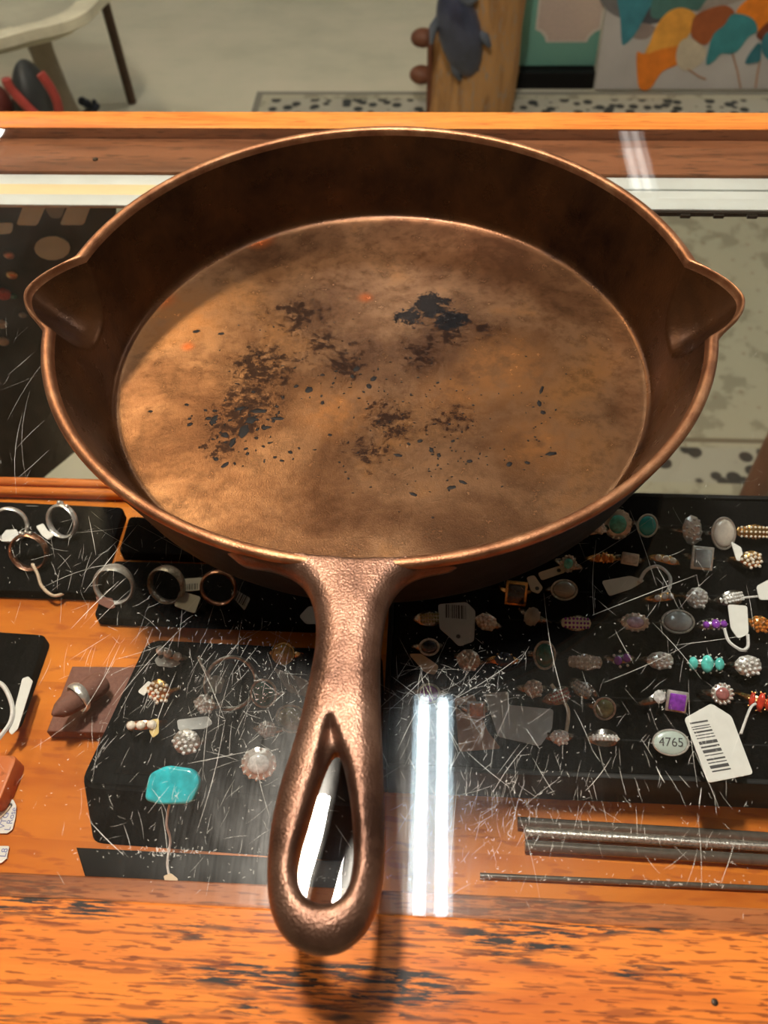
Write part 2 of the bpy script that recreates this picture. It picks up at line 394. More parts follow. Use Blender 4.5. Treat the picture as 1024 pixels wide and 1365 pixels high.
# scratches
rnd = random.Random(5)
bm = BM()
def scratch(p, q, w, bend=0, z=.00004, taper=True):
    p, q = Vector(p), Vector(q); d = (q-p); L = d.length
    if L < 1e-5: return
    d.normalize(); s = Vector((-d.y, d.x, 0)); n = 5
    row = []
    for i in range(n+1):
        t = i/n; c = p.lerp(q, t)+s*bend*math.sin(PI*t)*L
        ww = w*(math.sin(PI*(.08+.84*t)) if taper else 1)
        row.append((bm.verts.new((c.x+s.x*ww/2, c.y+s.y*ww/2, G+z)), bm.verts.new((c.x-s.x*ww/2, c.y-s.y*ww/2, G+z))))
    for a, b in zip(row, row[1:]): bm.faces.new((a[0], b[0], b[1], a[1]))
def spx(x0, y0, x1, y1, w=.14, b=0): scratch(at(x0, y0, 0), at(x1, y1, 0), w*.00085, b)
for a in [(112,790,183,700,.2),(95,838,158,775,.22),(120,838,175,785,.13),(120,757,160,752,.15),(58,783,130,755,.12,.05),(200,990,235,895,.14),(150,940,250,830,.14),(110,950,160,860,.15),(92,880,148,845,.1),(100,958,40,1000,.08),
          (265,880,300,960,.12),(300,960,262,1110,.13),(285,920,270,1040,.1),(250,1018,330,1002,.16),(333,840,262,925,.1),(185,700,260,742,.1),(118,688,128,740,.15),(100,710,180,700,.1),(125,700,185,735,.1),
          (120,1095,165,1140,.2),(165,1100,175,1135,.1),(215,1075,225,1160,.12),(338,1000,360,1090,.1),(345,860,310,900,.1),(150,880,215,860,.1),(305,905,335,850,.08),
          (600,935,700,870,.13),(725,790,760,960,.16),(765,945,790,1000,.12),(805,910,925,855,.12),(620,1000,680,1050,.12),(655,1060,705,990,.12),(700,970,720,1000,.12),(560,900,620,1010,.13),(580,990,560,870,.1),
          (790,820,930,766,.16),(840,680,875,780,.12),(768,755,870,690,.1),(792,820,795,720,.12),(870,745,905,812,.12),(870,830,935,905,.14),(905,812,950,765,.1),(820,840,845,885,.12),(900,860,1000,846,.14),(918,905,930,1050,.11),(915,950,942,1000,.1),
          (875,1022,886,1043,.3),(905,1033,920,1050,.12),(935,1050,932,1075,.25),(780,1055,815,1010,.14),(925,1000,960,1080,.12),(825,1020,835,1060,.1),(790,1000,800,1015,.12),(855,985,870,1010,.1),(610,1040,600,1150,.1),(570,1060,545,1010,.14),
          (520,900,560,930,.1),(530,1000,560,940,.12),(515,950,585,880,.1),(680,1120,700,1040,.1),(1010,930,975,1010,.1),(980,1120,960,1180,.13),(930,1085,935,1190,.1),(915,1180,930,1130,.1),(995,780,1005,840,.1),(710,1010,740,1060,.1),
          (848,1075,850,1120,.1),(860,1140,880,1165,.1),(0,720,40,700,.1),(20,640,65,600,.12),(10,560,60,480,.07),(0,520,50,500,.05),(35,640,40,520,.07,.05),(22,660,30,550,.1,.04),(45,470,10,500,.1),(690,1080,720,1200,.08),(20,600,60,560,.1)]:
    spx(a[0], a[1], a[2], a[3], a[4], a[5] if len(a) > 5 else rnd.uniform(-.03, .03))
def cloud(n, cx, cy, sx, sy, ang, da, l0, l1, w0, w1):
    for i in range(n):
        x, y = rnd.gauss(cx, sx), rnd.gauss(cy, sy)
        if not (0 < x < 1030 and 230 < y < 1235): continue
        if y < 640 and 20 < x < 990: continue
        a = math.radians(rnd.gauss(ang, da)); L = rnd.uniform(l0, l1)*rnd.random()**.6
        spx(x, y, x+math.cos(a)*L, y-math.sin(a)*L, rnd.uniform(w0, w1)*.8, rnd.uniform(-.05, .05))
cloud(150, 230, 920, 95, 80, 62, 18, 10, 70, .05, .12)
cloud(90, 330, 940, 60, 60, 40, 50, 8, 60, .05, .11)
cloud(110, 130, 760, 90, 50, 60, 45, 6, 40, .05, .13)
cloud(120, 600, 1010, 60, 70, 70, 30, 10, 70, .05, .12)
cloud(150, 680, 1090, 60, 50, 80, 25, 6, 40, .05, .1)
cloud(60, 590, 920, 60, 25, 20, 50, 10, 60, .05, .1)
cloud(120, 830, 900, 120, 110, 100, 45, 6, 50, .04, .1)
cloud(90, 900, 1080, 90, 60, 95, 25, 6, 40, .05, .12)
cloud(70, 40, 560, 30, 90, 60, 35, 8, 60, .02, .06)
cloud(80, 270, 1090, 80, 50, 70, 35, 6, 50, .05, .1)
cloud(60, 960, 600, 40, 60, 60, 50, 5, 30, .03, .06)
cloud(60, 150, 1010, 90, 60, 60, 40, 5, 30, .04, .09)
for i in range(700):                     # dust and nicks
    x, y = rnd.uniform(0, 1024), rnd.uniform(640, 1180)
    a = rnd.uniform(0, PI); L = rnd.uniform(1, 4); spx(x, y, x+math.cos(a)*L, y-math.sin(a)*L, rnd.uniform(.08, .2))
for (cx, cy, sx, sy, k) in ((225, 1137, 25, 4, 60), (650, 920, 30, 14, 90), (625, 870, 18, 10, 30), (280, 890, 60, 40, 120), (240, 1137, 50, 3, 40), (600, 1172, 200, 3, 70), (940, 1178, 50, 3, 40), (700, 1100, 40, 40, 90), (360, 900, 40, 40, 120)):
    for i in range(k):
        x, y = rnd.gauss(cx, sx), rnd.gauss(cy, sy); a = rnd.uniform(0, PI); L = rnd.uniform(1, 6); spx(x, y, x+math.cos(a)*L, y-math.sin(a)*L, rnd.uniform(.07, .2))
s = obj('scratches', bm, M_scr, gt, smooth=False); s['kind'] = 'stuff'

# ------------------------------------------------------------------ the skillet
PC = np.array([-.0247, .3134]); PROT = .0048
HP = .0504
def iron(name, c0, c1, c2, rough, metal, ns=26, bump=.25, bs=900, bd=.0004):
    m, nt, b = newmat(name); n = N(nt)
    a = n.noise(n.coord(), ns, 6, .62, .3)
    n.link(n.ramp(a, [(.32, c0), (.5, c1), (.7, c2)]), b.inputs['Base Color'])
    r = n.noise(n.coord(), ns*3, 4); n.link(n.math('MULTIPLY_ADD', r, .25, rough-.12), b.inputs['Roughness'])
    b.inputs['Metallic'].default_value = metal
    n.bump(b, n.noise(n.coord(), bs, 2, .5), bump, bd); return m
M_iwall = iron('iron_wall', (.030, .012, .007), (.075, .030, .012), (.12, .046, .016), .29, .72)
M_irim = iron('iron_rim', (.22, .09, .045), (.36, .16, .08), (.50, .26, .14), .40, .85, 60, .5, 1400, .0003)
M_iout = iron('iron_outside', (.005, .0045, .004), (.008, .0065, .0055), (.012, .008, .006), .5, .0, 30, .6, 1500, .0004)
M_iout.node_tree.nodes['Principled BSDF'].inputs['Specular IOR Level'].default_value = .12
M_ihand = iron('iron_handle', (.085, .040, .026), (.19, .098, .066), (.30, .17, .12), .34, .8, 45, .7, 1300, .00035)
def floor_iron():
    m, nt, b = newmat('iron_cooking_floor'); n = N(nt)
    tc = n.new('ShaderNodeTexCoord')
    big = n.noise(n.coord(), 16, 6, .62, .4); fine = n.noise(n.coord(), 130, 5, .65); pit = n.noise(n.coord(loc=(1, 2, 3)), 420, 3, .6)
    c = n.ramp(big, [(.36, (.095, .042, .020)), (.46, (.17, .082, .040)), (.55, (.25, .130, .066)), (.68, (.31, .145, .056))])
    c = n.mix(n.smooth(fine, .42, .66, 0, .5), c, (.065, .030, .014))
    def spot(px, py, r0, r1):
        p = at(px, py, .0045); v = n.new('ShaderNodeVectorMath', operation='DISTANCE')
        n.link(tc.outputs['Object'], v.inputs[0]); v.inputs[1].default_value = (p.x-PC[0], p.y-PC[1], .0045)
        return n.smooth(v.outputs['Value'], r0, r1, 1, 0)
    def union(L):
        r = L[0]
        for q in L[1:]: r = n.math('MAXIMUM', r, q)
        return r
    rim = n.new('ShaderNodeVectorMath', operation='LENGTH'); n.link(tc.outputs['Object'], rim.inputs[0])
    # orange heat colour and rust
    org = union([spot(450, 545, .004, .028), spot(670, 490, .006, .04), spot(240, 420, .0, .035), spot(610, 530, .0, .03), spot(720, 590, 0, .03)])
    c = n.mix(n.math('MULTIPLY', org, n.smooth(fine, .35, .6, .2, .8)), c, (.36, .155, .055))
    rust = union([spot(250, 462, 0, .005), spot(487, 397, 0, .006), spot(215, 400, 0, .012), spot(345, 320, 0, .012)])
    c = n.mix(n.math('MULTIPLY', rust, .8), c, (.40, .09, .02))
    # burnt area
    dk = union([spot(350, 490, .008, .034), spot(310, 560, .006, .028), spot(400, 420, .004, .034), spot(460, 480, .0, .04), spot(520, 560, 0, .035), spot(600, 440, .004, .034), spot(340, 530, .006, .03), spot(290, 600, 0, .02), spot(430, 455, 0, .03), spot(560, 470, 0, .03), spot(650, 440, 0, .022), spot(490, 600, 0, .03), spot(600, 560, 0, .03)])
    v1 = n.noise(n.coord(loc=(5, 1, 0)), 75, 9, .80, .5)
    v2 = n.noise(n.coord(loc=(2, 8, 1)), 230, 6, .75)
    nn = n.math('MULTIPLY_ADD', n.math('MULTIPLY_ADD', v1, .55, n.math('MULTIPLY', v2, .45)), 3.2, -1.1)
    k = n.smooth(n.math('MULTIPLY_ADD', dk, .58, nn), .98, 1.12)
    soft = n.math('MULTIPLY', dk, n.smooth(v2, .35, .6, .25, .75))
    c = n.mix(n.math('MULTIPLY', soft, .9), c, (.05, .020, .010))
    c = n.mix(n.math('MULTIPLY', k, .9), c, (.016, .007, .005))
    bk = union([spot(575, 408, .003, .020), spot(545, 425, .0, .016), spot(600, 425, 0, .020)])
    k2 = n.smooth(n.math('MULTIPLY_ADD', bk, .85, nn), .95, 1.15)
    c = n.mix(n.math('MULTIPLY', k2, .95), c, (.010, .010, .012))
    k3 = n.math('MULTIPLY', n.smooth(pit, .66, .72), dk); c = n.mix(k3, c, (.01, .006, .005))
    n.link(c, b.inputs['Base Color']); b.inputs['Metallic'].default_value = .66; b.inputs['Specular IOR Level'].default_value = .1
    rr = n.math('MULTIPLY_ADD', fine, .16, .17); rr = n.math('ADD', rr, n.math('MULTIPLY', k, .1)); n.link(rr, b.inputs['Roughness'])
    h = n.math('ADD', n.math('MULTIPLY', n.noise(n.coord(), 1900, 2), 1.1), n.math('MULTIPLY', fine, .8))
    n.bump(b, h, .22, .0004); return m
M_ifloor = floor_iron()
pan = thing('cast_iron_skillet', 'large brown seasoned cast iron skillet with two pour spouts on the glass counter', 'skillet', (PC[0], PC[1], G+.0001))
inner = [(0.0, .0045)] + [(r, .0045) for r in np.linspace(.012, .124, 10)] + [(.127, .0046), (.1288, .0049), (.1302, .0056), (.1313, .0068), (.1321, .0086), (.1328, .011)]
for t in np.linspace(.04, 1, 26): inner.append((.1328+(.1447-.1328)*t, .011+(.0485-.011)*t))
n_in = len(inner)
top = [(.1452, .0497), (.1459, .0503), (.1472, .0506), (.1486, .0504), (.1494, .0498), (.1498, .0486)]
outer = [(.1498-(.1498-.1376)*t, .0486-(.0486-.010)*t) for t in np.linspace(.05, 1, 20)] + [(.1366, .0065), (.1350, .0035), (.1332, .0015), (.1315, .0003), (.129, 0), (.126, .0), (.1245, .0012), (.06, .0012)]
NT = 720
th = np.linspace(0, 2*PI, NT, endpoint=False)
def cone_in(z): return np.interp(z, [.0045, .011, .0485, .0506], [.131, .1328, .1447, .146])
def spout(r0, z, thv):
    e = np.zeros_like(thv)
    if z <= .0235: return e
    t = min(1, (z-.0235)/(HP-.0235))
    for c in (0, PI):
        u = np.abs((thv-c-PROT+PI) % (2*PI)-PI)*.148
        w = .0275*t**.30; d = (.0175*t**.62)
        e = np.maximum(e, d*np.maximum(0, 1-(u/w)**1.65))
    return e
verts = []; rows = []
def smx(a, b, k): h = np.clip(.5+.5*(a-b)/k, 0, 1); return b*(1-h)+a*h+k*h*(1-h)
def sm(a, b, k): return smx(a, b, k)-(smx(a, np.full(NT, a.min()-.0011), k)-a)
allp = inner+top+outer
for i, (r, z) in enumerate(allp):
    if i == 0: rows.append([0]*NT); verts.append((0, 0, z)); continue
    if i < n_in: rr = r+(spout(r, z, th) if r > .1 else 0)
    elif i < n_in+len(top):
        f = (r-.1447)/(.1498-.1447); zz = .0485
        ri = .1447+spout(.1447, .0485, th); ro = sm(np.full(NT, .1498), ri+.0036, .008)
        rr = ri+(ro-ri)*f
    else:
        ri = float(cone_in(max(z, .0045)))+spout(r, z, th)
        rr = sm(np.full(NT, r), ri+.0036, .008) if z > .012 else np.full(NT, r)
        if z > .012:
            fade = min(1, (z-.012)/.01); rr = r+(rr-r)*fade
    if np.isscalar(rr): rr = np.full(NT, rr)
    zoff = 0
    base = len(verts)
    for a, q in zip(th, rr): verts.append((q*math.cos(a), q*math.sin(a), z))
    rows.append(list(range(base, base+NT)))
faces = []; mi = []
for i in range(len(rows)-1):
    m = 0 if allp[i+1][0] <= .1289 and i < n_in else (1 if i < n_in-2 else (2 if i < n_in+len(top) else 3))
    for j in range(NT):
        k = (j+1) % NT
        if i == 0: faces.append((0, rows[1][j], rows[1][k]))
        else: faces.append((rows[i][j], rows[i+1][j], rows[i+1][k], rows[i][k]))
        mi.append(m)
faces.append(tuple(rows[-1])); mi.append(3)
body = obj('pan_body', (verts, faces), [M_ifloor, M_iwall, M_irim, M_iout], pan)
for p, m in zip(body.data.polygons, mi): p.material_index = m; p.use_smooth = True
# handle, as one smooth surface pulled from a rounded height field
def surface_nets(F, o, h):
    nx, ny, nz = F.shape; s = F < 0
    acc = np.zeros((nx-1, ny-1, nz-1, 3)); cnt = np.zeros((nx-1, ny-1, nz-1))
    idx = np.stack(np.meshgrid(range(nx-1), range(ny-1), range(nz-1), indexing='ij'), -1).astype(float)
    corners = [(i, j, k) for i in (0, 1) for j in (0, 1) for k in (0, 1)]
    def C(A, c): return A[c[0]:c[0]+nx-1, c[1]:c[1]+ny-1, c[2]:c[2]+nz-1]
    for a in corners:
        for ax in range(3):
            if a[ax]: continue
            b = list(a); b[ax] = 1; b = tuple(b)
            fa, fb = C(F, a), C(F, b); m = (fa < 0) != (fb < 0)
            t = np.where(m, fa/np.where(m, fa-fb, 1), 0)
            p = np.zeros(fa.shape+(3,)); p[...] = a; p[..., ax] += t
            acc += p*m[..., None]; cnt += m
    act = cnt > 0; ids = -np.ones(act.shape, int); ids[act] = np.arange(act.sum())
    P = (idx[act]+acc[act]/cnt[act][:, None])*h+o
    fc = []
    for ax in range(3):
        sl0 = [slice(1, -1)]*3; sl0[ax] = slice(0, -1); sl1 = [slice(1, -1)]*3; sl1[ax] = slice(1, None)
        A = s[tuple(sl0)]; B = s[tuple(sl1)]; m = np.argwhere(A != B)
        b1, b2 = [(1, 2), (2, 0), (0, 1)][ax]
        for q in m:
            g = q.copy(); 
            for d in range(3):
                if d != ax: g[d] += 1
            def v(d1, d2):
                w = g.copy(); w[b1] -= d1; w[b2] -= d2; return ids[tuple(w)]
            f = (v(1, 1), v(0, 1), v(0, 0), v(1, 0))
            fc.append(f if A[tuple(q)] else f[::-1])
    return P, fc
def sdf2(P, poly):                       # signed distance, negative inside
    poly = np.array(poly)[:, :2]; n = len(poly); d = np.full(len(P), 1e9); ins = np.zeros(len(P), bool)
    for i in range(n):
        a, b = poly[i], poly[(i+1) % n]; e = b-a; w = P-a
        t = np.clip((w@e)/(e@e), 0, 1); d = np.minimum(d, np.hypot(*(w-np.outer(t, e)).T))
        c = ((a[1] > P[:, 1]) != (b[1] > P[:, 1])) & (P[:, 0] < (b[0]-a[0])*(P[:, 1]-a[1])/(b[1]-a[1]+1e-12)+a[0])
        ins ^= c
    return np.where(ins, -d, d)
HZ = .0437
def hp(L, z=.0450): return smooth_pts([tuple(at(x, y, z)[:2]) for x, y in L], 5)
out = hp([(318, 747), (360, 757), (392, 770), (411, 792), (420, 825), (420, 860), (413, 900), (402, 950), (388, 1000), (372, 1050), (361, 1100), (356, 1150), (357, 1195), (366, 1230), (385, 1256), (410, 1270), (435, 1273), (460, 1266), (485, 1245), (502, 1215), (511, 1170), (513, 1120), (512, 1060), (510, 1000), (508, 950), (507, 900), (509, 860), (515, 820), (524, 796), (541, 776), (566, 764), (610, 752), (620, 715), (465, 724), (300, 712)])
hole = hp([(447, 1003), (436, 1022), (424, 1055), (411, 1100), (400, 1140), (397, 1168), (405, 1192), (422, 1205), (440, 1205), (456, 1196), (467, 1172), (471, 1130), (468, 1080), (461, 1035), (454, 1010)])
groo = hp([(441, 958), (430, 990), (425, 1040), (465, 1040), (459, 1000), (449, 972)], HZ)
h = .00085; ox, oy, oz = -.10, .028, .0345
gx = np.arange(ox, .055, h); gy = np.arange(oy, .190, h); gz = np.arange(oz, .0530, h*.75)
GX, GY = np.meshgrid(gx, gy, indexing='ij'); P2 = np.c_[GX.ravel(), GY.ravel()]
do = sdf2(P2, out).reshape(GX.shape); dh = sdf2(P2, hole).reshape(GX.shape); dg = sdf2(P2, groo).reshape(GX.shape)
a = np.maximum(0, 1+do/.0085); b = np.maximum(0, 1-dh/.0036)
edge = (a**2.3+b**2.3)
g = np.clip(-dg/.0022, 0, 1); g = g*g*(3-2*g)
# a shallow trough leads the eye of the handle to its point
Tt = .0070*(1-.55*g)
r = np.hypot(GX-PC[0], GY-PC[1])
FF = np.zeros(GX.shape+(len(gz),))
for k, z in enumerate(gz):
    T = Tt if z > HZ else .0062
    FF[..., k] = (np.abs(z-HZ)/T)**2.3+edge-1
    lim = (np.interp(z, [.034, .0485, .06], [.1430, .1452, .1456])-r)/.002
    FF[..., k] = np.maximum(FF[..., k], lim)
FF[0] = FF[-1] = 1; FF[:, 0] = FF[:, -1] = 1; FF[..., 0] = FF[..., -1] = 1
hs = np.array([h, h, h*.75])
Pv, fc = surface_nets(FF, np.array([ox, oy, oz])-np.array([PC[0], PC[1], 0]), hs)
hd = obj('handle', ([tuple(p) for p in Pv], [tuple(int(i) for i in f) for f in fc]), M_ihand, pan, smooth='all')
mod = hd.modifiers.new('smooth', 'SMOOTH'); mod.factor = .5; mod.iterations = 4
# burnt-on residue on the cooking floor
bm = BM(); rnd = random.Random(11)
def blob(px, py, rx, ry=None, ang=0, jit=.0):
    ry = ry or rx; p = at(px, py, .0045)
    v = bmesh.ops.create_icosphere(bm, subdivisions=2, radius=1)['verts']; ph = rnd.uniform(0, 6)
    for q in v:
        a0 = math.atan2(q.co.y, q.co.x); k = 1+.22*math.sin(2*a0+ph)+.14*math.sin(5*a0+ph*2)
        x, y = q.co.x*rx*k, q.co.y*ry*k; x, y = x*math.cos(ang)-y*math.sin(ang), x*math.sin(ang)+y*math.cos(ang)
        q.co = Vector((p.x-PC[0]+x*.001, p.y-PC[1]+y*.001, .0045+q.co.z*.00025))
for a in [(602, 650, 1.9, 1.2, .5), (551, 659, 1.9, .9, -.2), (679, 619, 1.5, 1.3), (703, 617, 1.2, 1), (735, 605, 2.6, 1.2, .4), (531, 607, 2.1, .9), (626, 615, 1.2, 1.2), (617, 643, .9, 2, .9), (387, 603, 1.2, .9), (722, 520, 1, 2.5, -.3), (719, 538, 1, 2.2, .3), (724, 550, 1.1, 1.6),
          (560, 588, 1.2), (575, 600, 1.3), (585, 607, 1.1), (604, 588, .9), (475, 492, 1.8), (498, 505, 1.7), (492, 515, 1.5), (470, 502, 1.2), (412, 520, 1.6, 2.4), (395, 515, 1.2), (545, 592, .9), (262, 442, 1.8, 1.3), (295, 445, 1.5, 1.2), (278, 558, 1.3), (253, 566, 1.3), (274, 547, .9),
          (325, 575, 2.2, 4.5, -.4), (335, 560, 3, 2, .3), (310, 590, 1.5, 3, -.4), (300, 580, 2, 1.5), (345, 548, 4, 1.6, .2), (370, 558, 3.6, 1, .1), (285, 560, 1.5, 3.5, -.5), (320, 545, 2.4, 1.4, .5), (355, 570, 2.5, 1), (300, 620, 1.2, 2, -.5), (330, 605, 1, 1), (288, 612, 1.5, 1), (430, 500, 1), (448, 495, .8), (577, 690, .6), (843, 395, .6), (430, 537, 1.1), (440, 580, .9)]:
    blob(*a)
for cx, cy, sx, sy, k, r0, r1 in ((560, 590, 70, 30, 70, .25, .7), (320, 570, 35, 32, 60, .3, 1.1), (500, 510, 45, 18, 30, .3, .9), (600, 540, 70, 30, 40, .2, .5), (370, 470, 40, 40, 30, .2, .6), (620, 610, 60, 30, 20, .25, .6), (720, 540, 15, 30, 10, .3, .7)):
    for i in range(k): blob(rnd.gauss(cx, sx), rnd.gauss(cy, sy), rnd.uniform(r0, r1), rnd.uniform(r0, r1))
rs = obj('burnt_residue', bm, plain('burnt_crumbs', (.006, .004, .004), .6, spec=.2), pan); rs['kind'] = 'stuff'

# ------------------------------------------------------------------ ring trays and pads on the shelf
TZ = -.09
def padz(name, L, z, z0, z1, m, label, cat, group=None, bev=.001, rnd_c=.004):
    P = [at(x, y, z) for x, y in L]; c = sum(P, Vector())/len(P)
    # round the corners
    Q = []
    for i in range(len(P)):
        a, b, d = P[i-1], P[i], P[(i+1) % len(P)]
        u = (a-b).normalized()*rnd_c; v = (d-b).normalized()*rnd_c
        for t in (0, .25, .5, .75, 1):
            p = (b+u)*(1-t)**2+b*2*t*(1-t)+(b+v)*t*t; Q.append((p.x-c.x, p.y-c.y))
    o = obj(name, prism(BM(), Q, 0, z1-z0, bev), m, loc=(c.x, c.y, G+z0))
    return tag(o, label, cat, group)
DZ2 = DZ+.0003
padz('jewellery_pad', [(-90, 664), (166, 676), (128, 791), (-100, 783)], -.112, DZ2, -.112, M_foam2, 'black velour pad holding two tagged silver rings at the far left of the shelf', 'jewellery pad')
padz('jewellery_pad', [(172, 688), (392, 697), (372, 744), (158, 736)], -.112, DZ2, -.112, M_foam2, 'small black pad partly hidden beneath the left front of the skillet', 'jewellery pad', rnd_c=.003)
padz('jewellery_pad', [(150, 747), (470, 757), (462, 836), (124, 823)], -.112, DZ2, -.112, M_foam2, 'long black pad with hoop rings and barcode tags beside the handle', 'jewellery pad')
padz('jewellery_pad', [(-120, 834), (62, 846), (20, 965), (-150, 955)], -.112, DZ2, -.112, M_foam2, 'black pad at the left edge carrying a looped white strip', 'jewellery pad')
# front-left display block with lip
t1 = thing('ring_display_block', 'tall black foam ring block with a turquoise ring left of the handle', 'ring display', (-.09, .165, G+DZ2), (0, 0, .0))
def rel(px, py, z): p = at(px, py, z); return (p.x+.09, p.y-.165)
Ltop = [rel(196, 851, TZ), (-.020+.09, .2085-.165), (-.020+.09, .1300-.165), rel(104, 1046, TZ)]
def roundpoly(P, r):
    Q = []
    for i in range(len(P)):
        a, b, d = [Vector((*P[k][:2], 0)) for k in ((i-1) % len(P), i, (i+1) % len(P))]
        u = (a-b).normalized()*r; v = (d-b).normalized()*r
        for t in np.linspace(0, 1, 6): p = (b+u)*(1-t)**2+b*2*t*(1-t)+(b+v)*t*t; Q.append((p.x, p.y))
    return Q
Q = roundpoly(Ltop, .008)
bm = BM(); z1 = TZ-DZ2
# front face leans out towards the bottom
a = [bm.verts.new((x, y-(.017 if y < 0 else 0), 0)) for x, y in Q]; b = [bm.verts.new((x, y, z1)) for x, y in Q]
bm.faces.new(a[::-1]); ft = bm.faces.new(b)
for i in range(len(Q)): bm.faces.new((a[i], a[(i+1) % len(Q)], b[(i+1) % len(Q)], b[i]))
bmesh.ops.recalc_face_normals(bm, faces=bm.faces); bmesh.ops.bevel(bm, geom=list(ft.edges), offset=.0015, segments=3, affect='EDGES')
obj('foam_block', bm, M_foam, t1)
L = [rel(105, 1133, DZ), (-.018+.09, .1125-.165), (-.018+.09, .1000-.165), rel(117, 1172, DZ)]
obj('front_lip', prism(BM(), [(x, y) for x, y in L], 0, .004, .0006), M_blkpl, t1)
obj('slot', bx(BM(), -.052, -.030, -.0255, -.0235, z1-.0002, z1+.0003), M_foam2, t1, smooth=False)
# big right tray
t2 = thing('ring_tray', 'large black foam ring tray filled with many silver rings, right of the handle', 'ring tray', (.14, .23, G+DZ2))
y0, y1 = .1465-.23, .3155-.23; x0, x1 = -.0185-.14, .50-.14
obj('foam_insert', bx(BM(), x0+.003, x1-.003, y0+.003, y1-.003, .002, z1, .0015), M_foam2, t2)
bm = BM(); bx(bm, x0, x0+.0028, y0, y1, 0, z1+.001, .0006); bx(bm, x1-.0028, x1, y0, y1, 0, z1+.001, .0006)
bx(bm, x0+.0029, x1-.0029, y0, y0+.0028, 0, z1+.001, .0006); bx(bm, x0+.0029, x1-.0029, y1-.0028, y1, 0, z1+.001, .0006)
obj('tray_rim', bm, M_blkpl, t2)
bm = BM()
for k in range(7):
    p = at(800, (700, 745, 792, 832, 884, 932, 988)[k], TZ); bx(bm, x0+.006, x1-.006, p.y-.23-.0004+.001, p.y-.23+.0014, z1-.0006, z1+.0002)
obj('slots', bm, M_blkpl, t2, smooth=False)

# ---- jewellery
def arc_band(bm, R=.0092, w=.0014, th=.0008, a0=-8, a1=188, zc=.0005, head=1.0, n=26):
    pts = []; rad = []
    for i in range(n+1):
        t = math.radians(a0+(a1-a0)*i/n); pts.append((R*math.cos(t), 0, zc+R*math.sin(t)))
        rad.append(w*(1+(head-1)*max(0, math.sin(t))**3))
    P = [Vector(p) for p in pts]; rings = []
    for i, p in enumerate(P):
        t = math.radians(a0+(a1-a0)*i/n); nrm = Vector((math.cos(t), 0, math.sin(t)))
        rings.append([bm.verts.new(p+nrm*math.cos(2*PI*j/10)*th+Vector((0, 1, 0))*math.sin(2*PI*j/10)*rad[i]) for j in range(10)])
    for A, B in zip(rings, rings[1:]):
        for j in range(10): bm.faces.new((A[j], A[(j+1) % 10], B[(j+1) % 10], B[j]))
    bm.faces.new(rings[0][::-1]); bm.faces.new(rings[-1]); bmesh.ops.recalc_face_normals(bm, faces=bm.faces); return bm
def bezel(bm, a, b, z, r=.0006, n=28):
    return tube(bm, [(a*math.cos(2*PI*i/n), b*math.sin(2*PI*i/n), z) for i in range(n)], r, 6, closed=True)
def facet(bm, a, b, z, h):
    v0 = [bm.verts.new((a*math.cos(2*PI*i/10), b*math.sin(2*PI*i/10), z)) for i in range(10)]
    v1 = [bm.verts.new((.6*a*math.cos(2*PI*(i+.5)/10), .6*b*math.sin(2*PI*(i+.5)/10), z+h)) for i in range(10)]
    v2 = [bm.verts.new((a*.3*math.cos(2*PI*i/10), b*.3*math.sin(2*PI*i/10), z-h*1.2)) for i in range(10)]
    for i in range(10):
        j = (i+1) % 10; bm.faces.new((v0[i], v0[j], v1[i])); bm.faces.new((v0[j], v1[j], v1[i])); bm.faces.new((v2[i], v2[j], v0[j], v0[i]))
    bm.faces.new(v1); bm.faces.new(v2[::-1]); return bm
M_band = plain('band_silver', (.34, .33, .31), .25, 1, nscale=900, namt=.4)
HEADZ = .0104
GR = 'rings standing in the black trays'
rnd = random.Random(3)
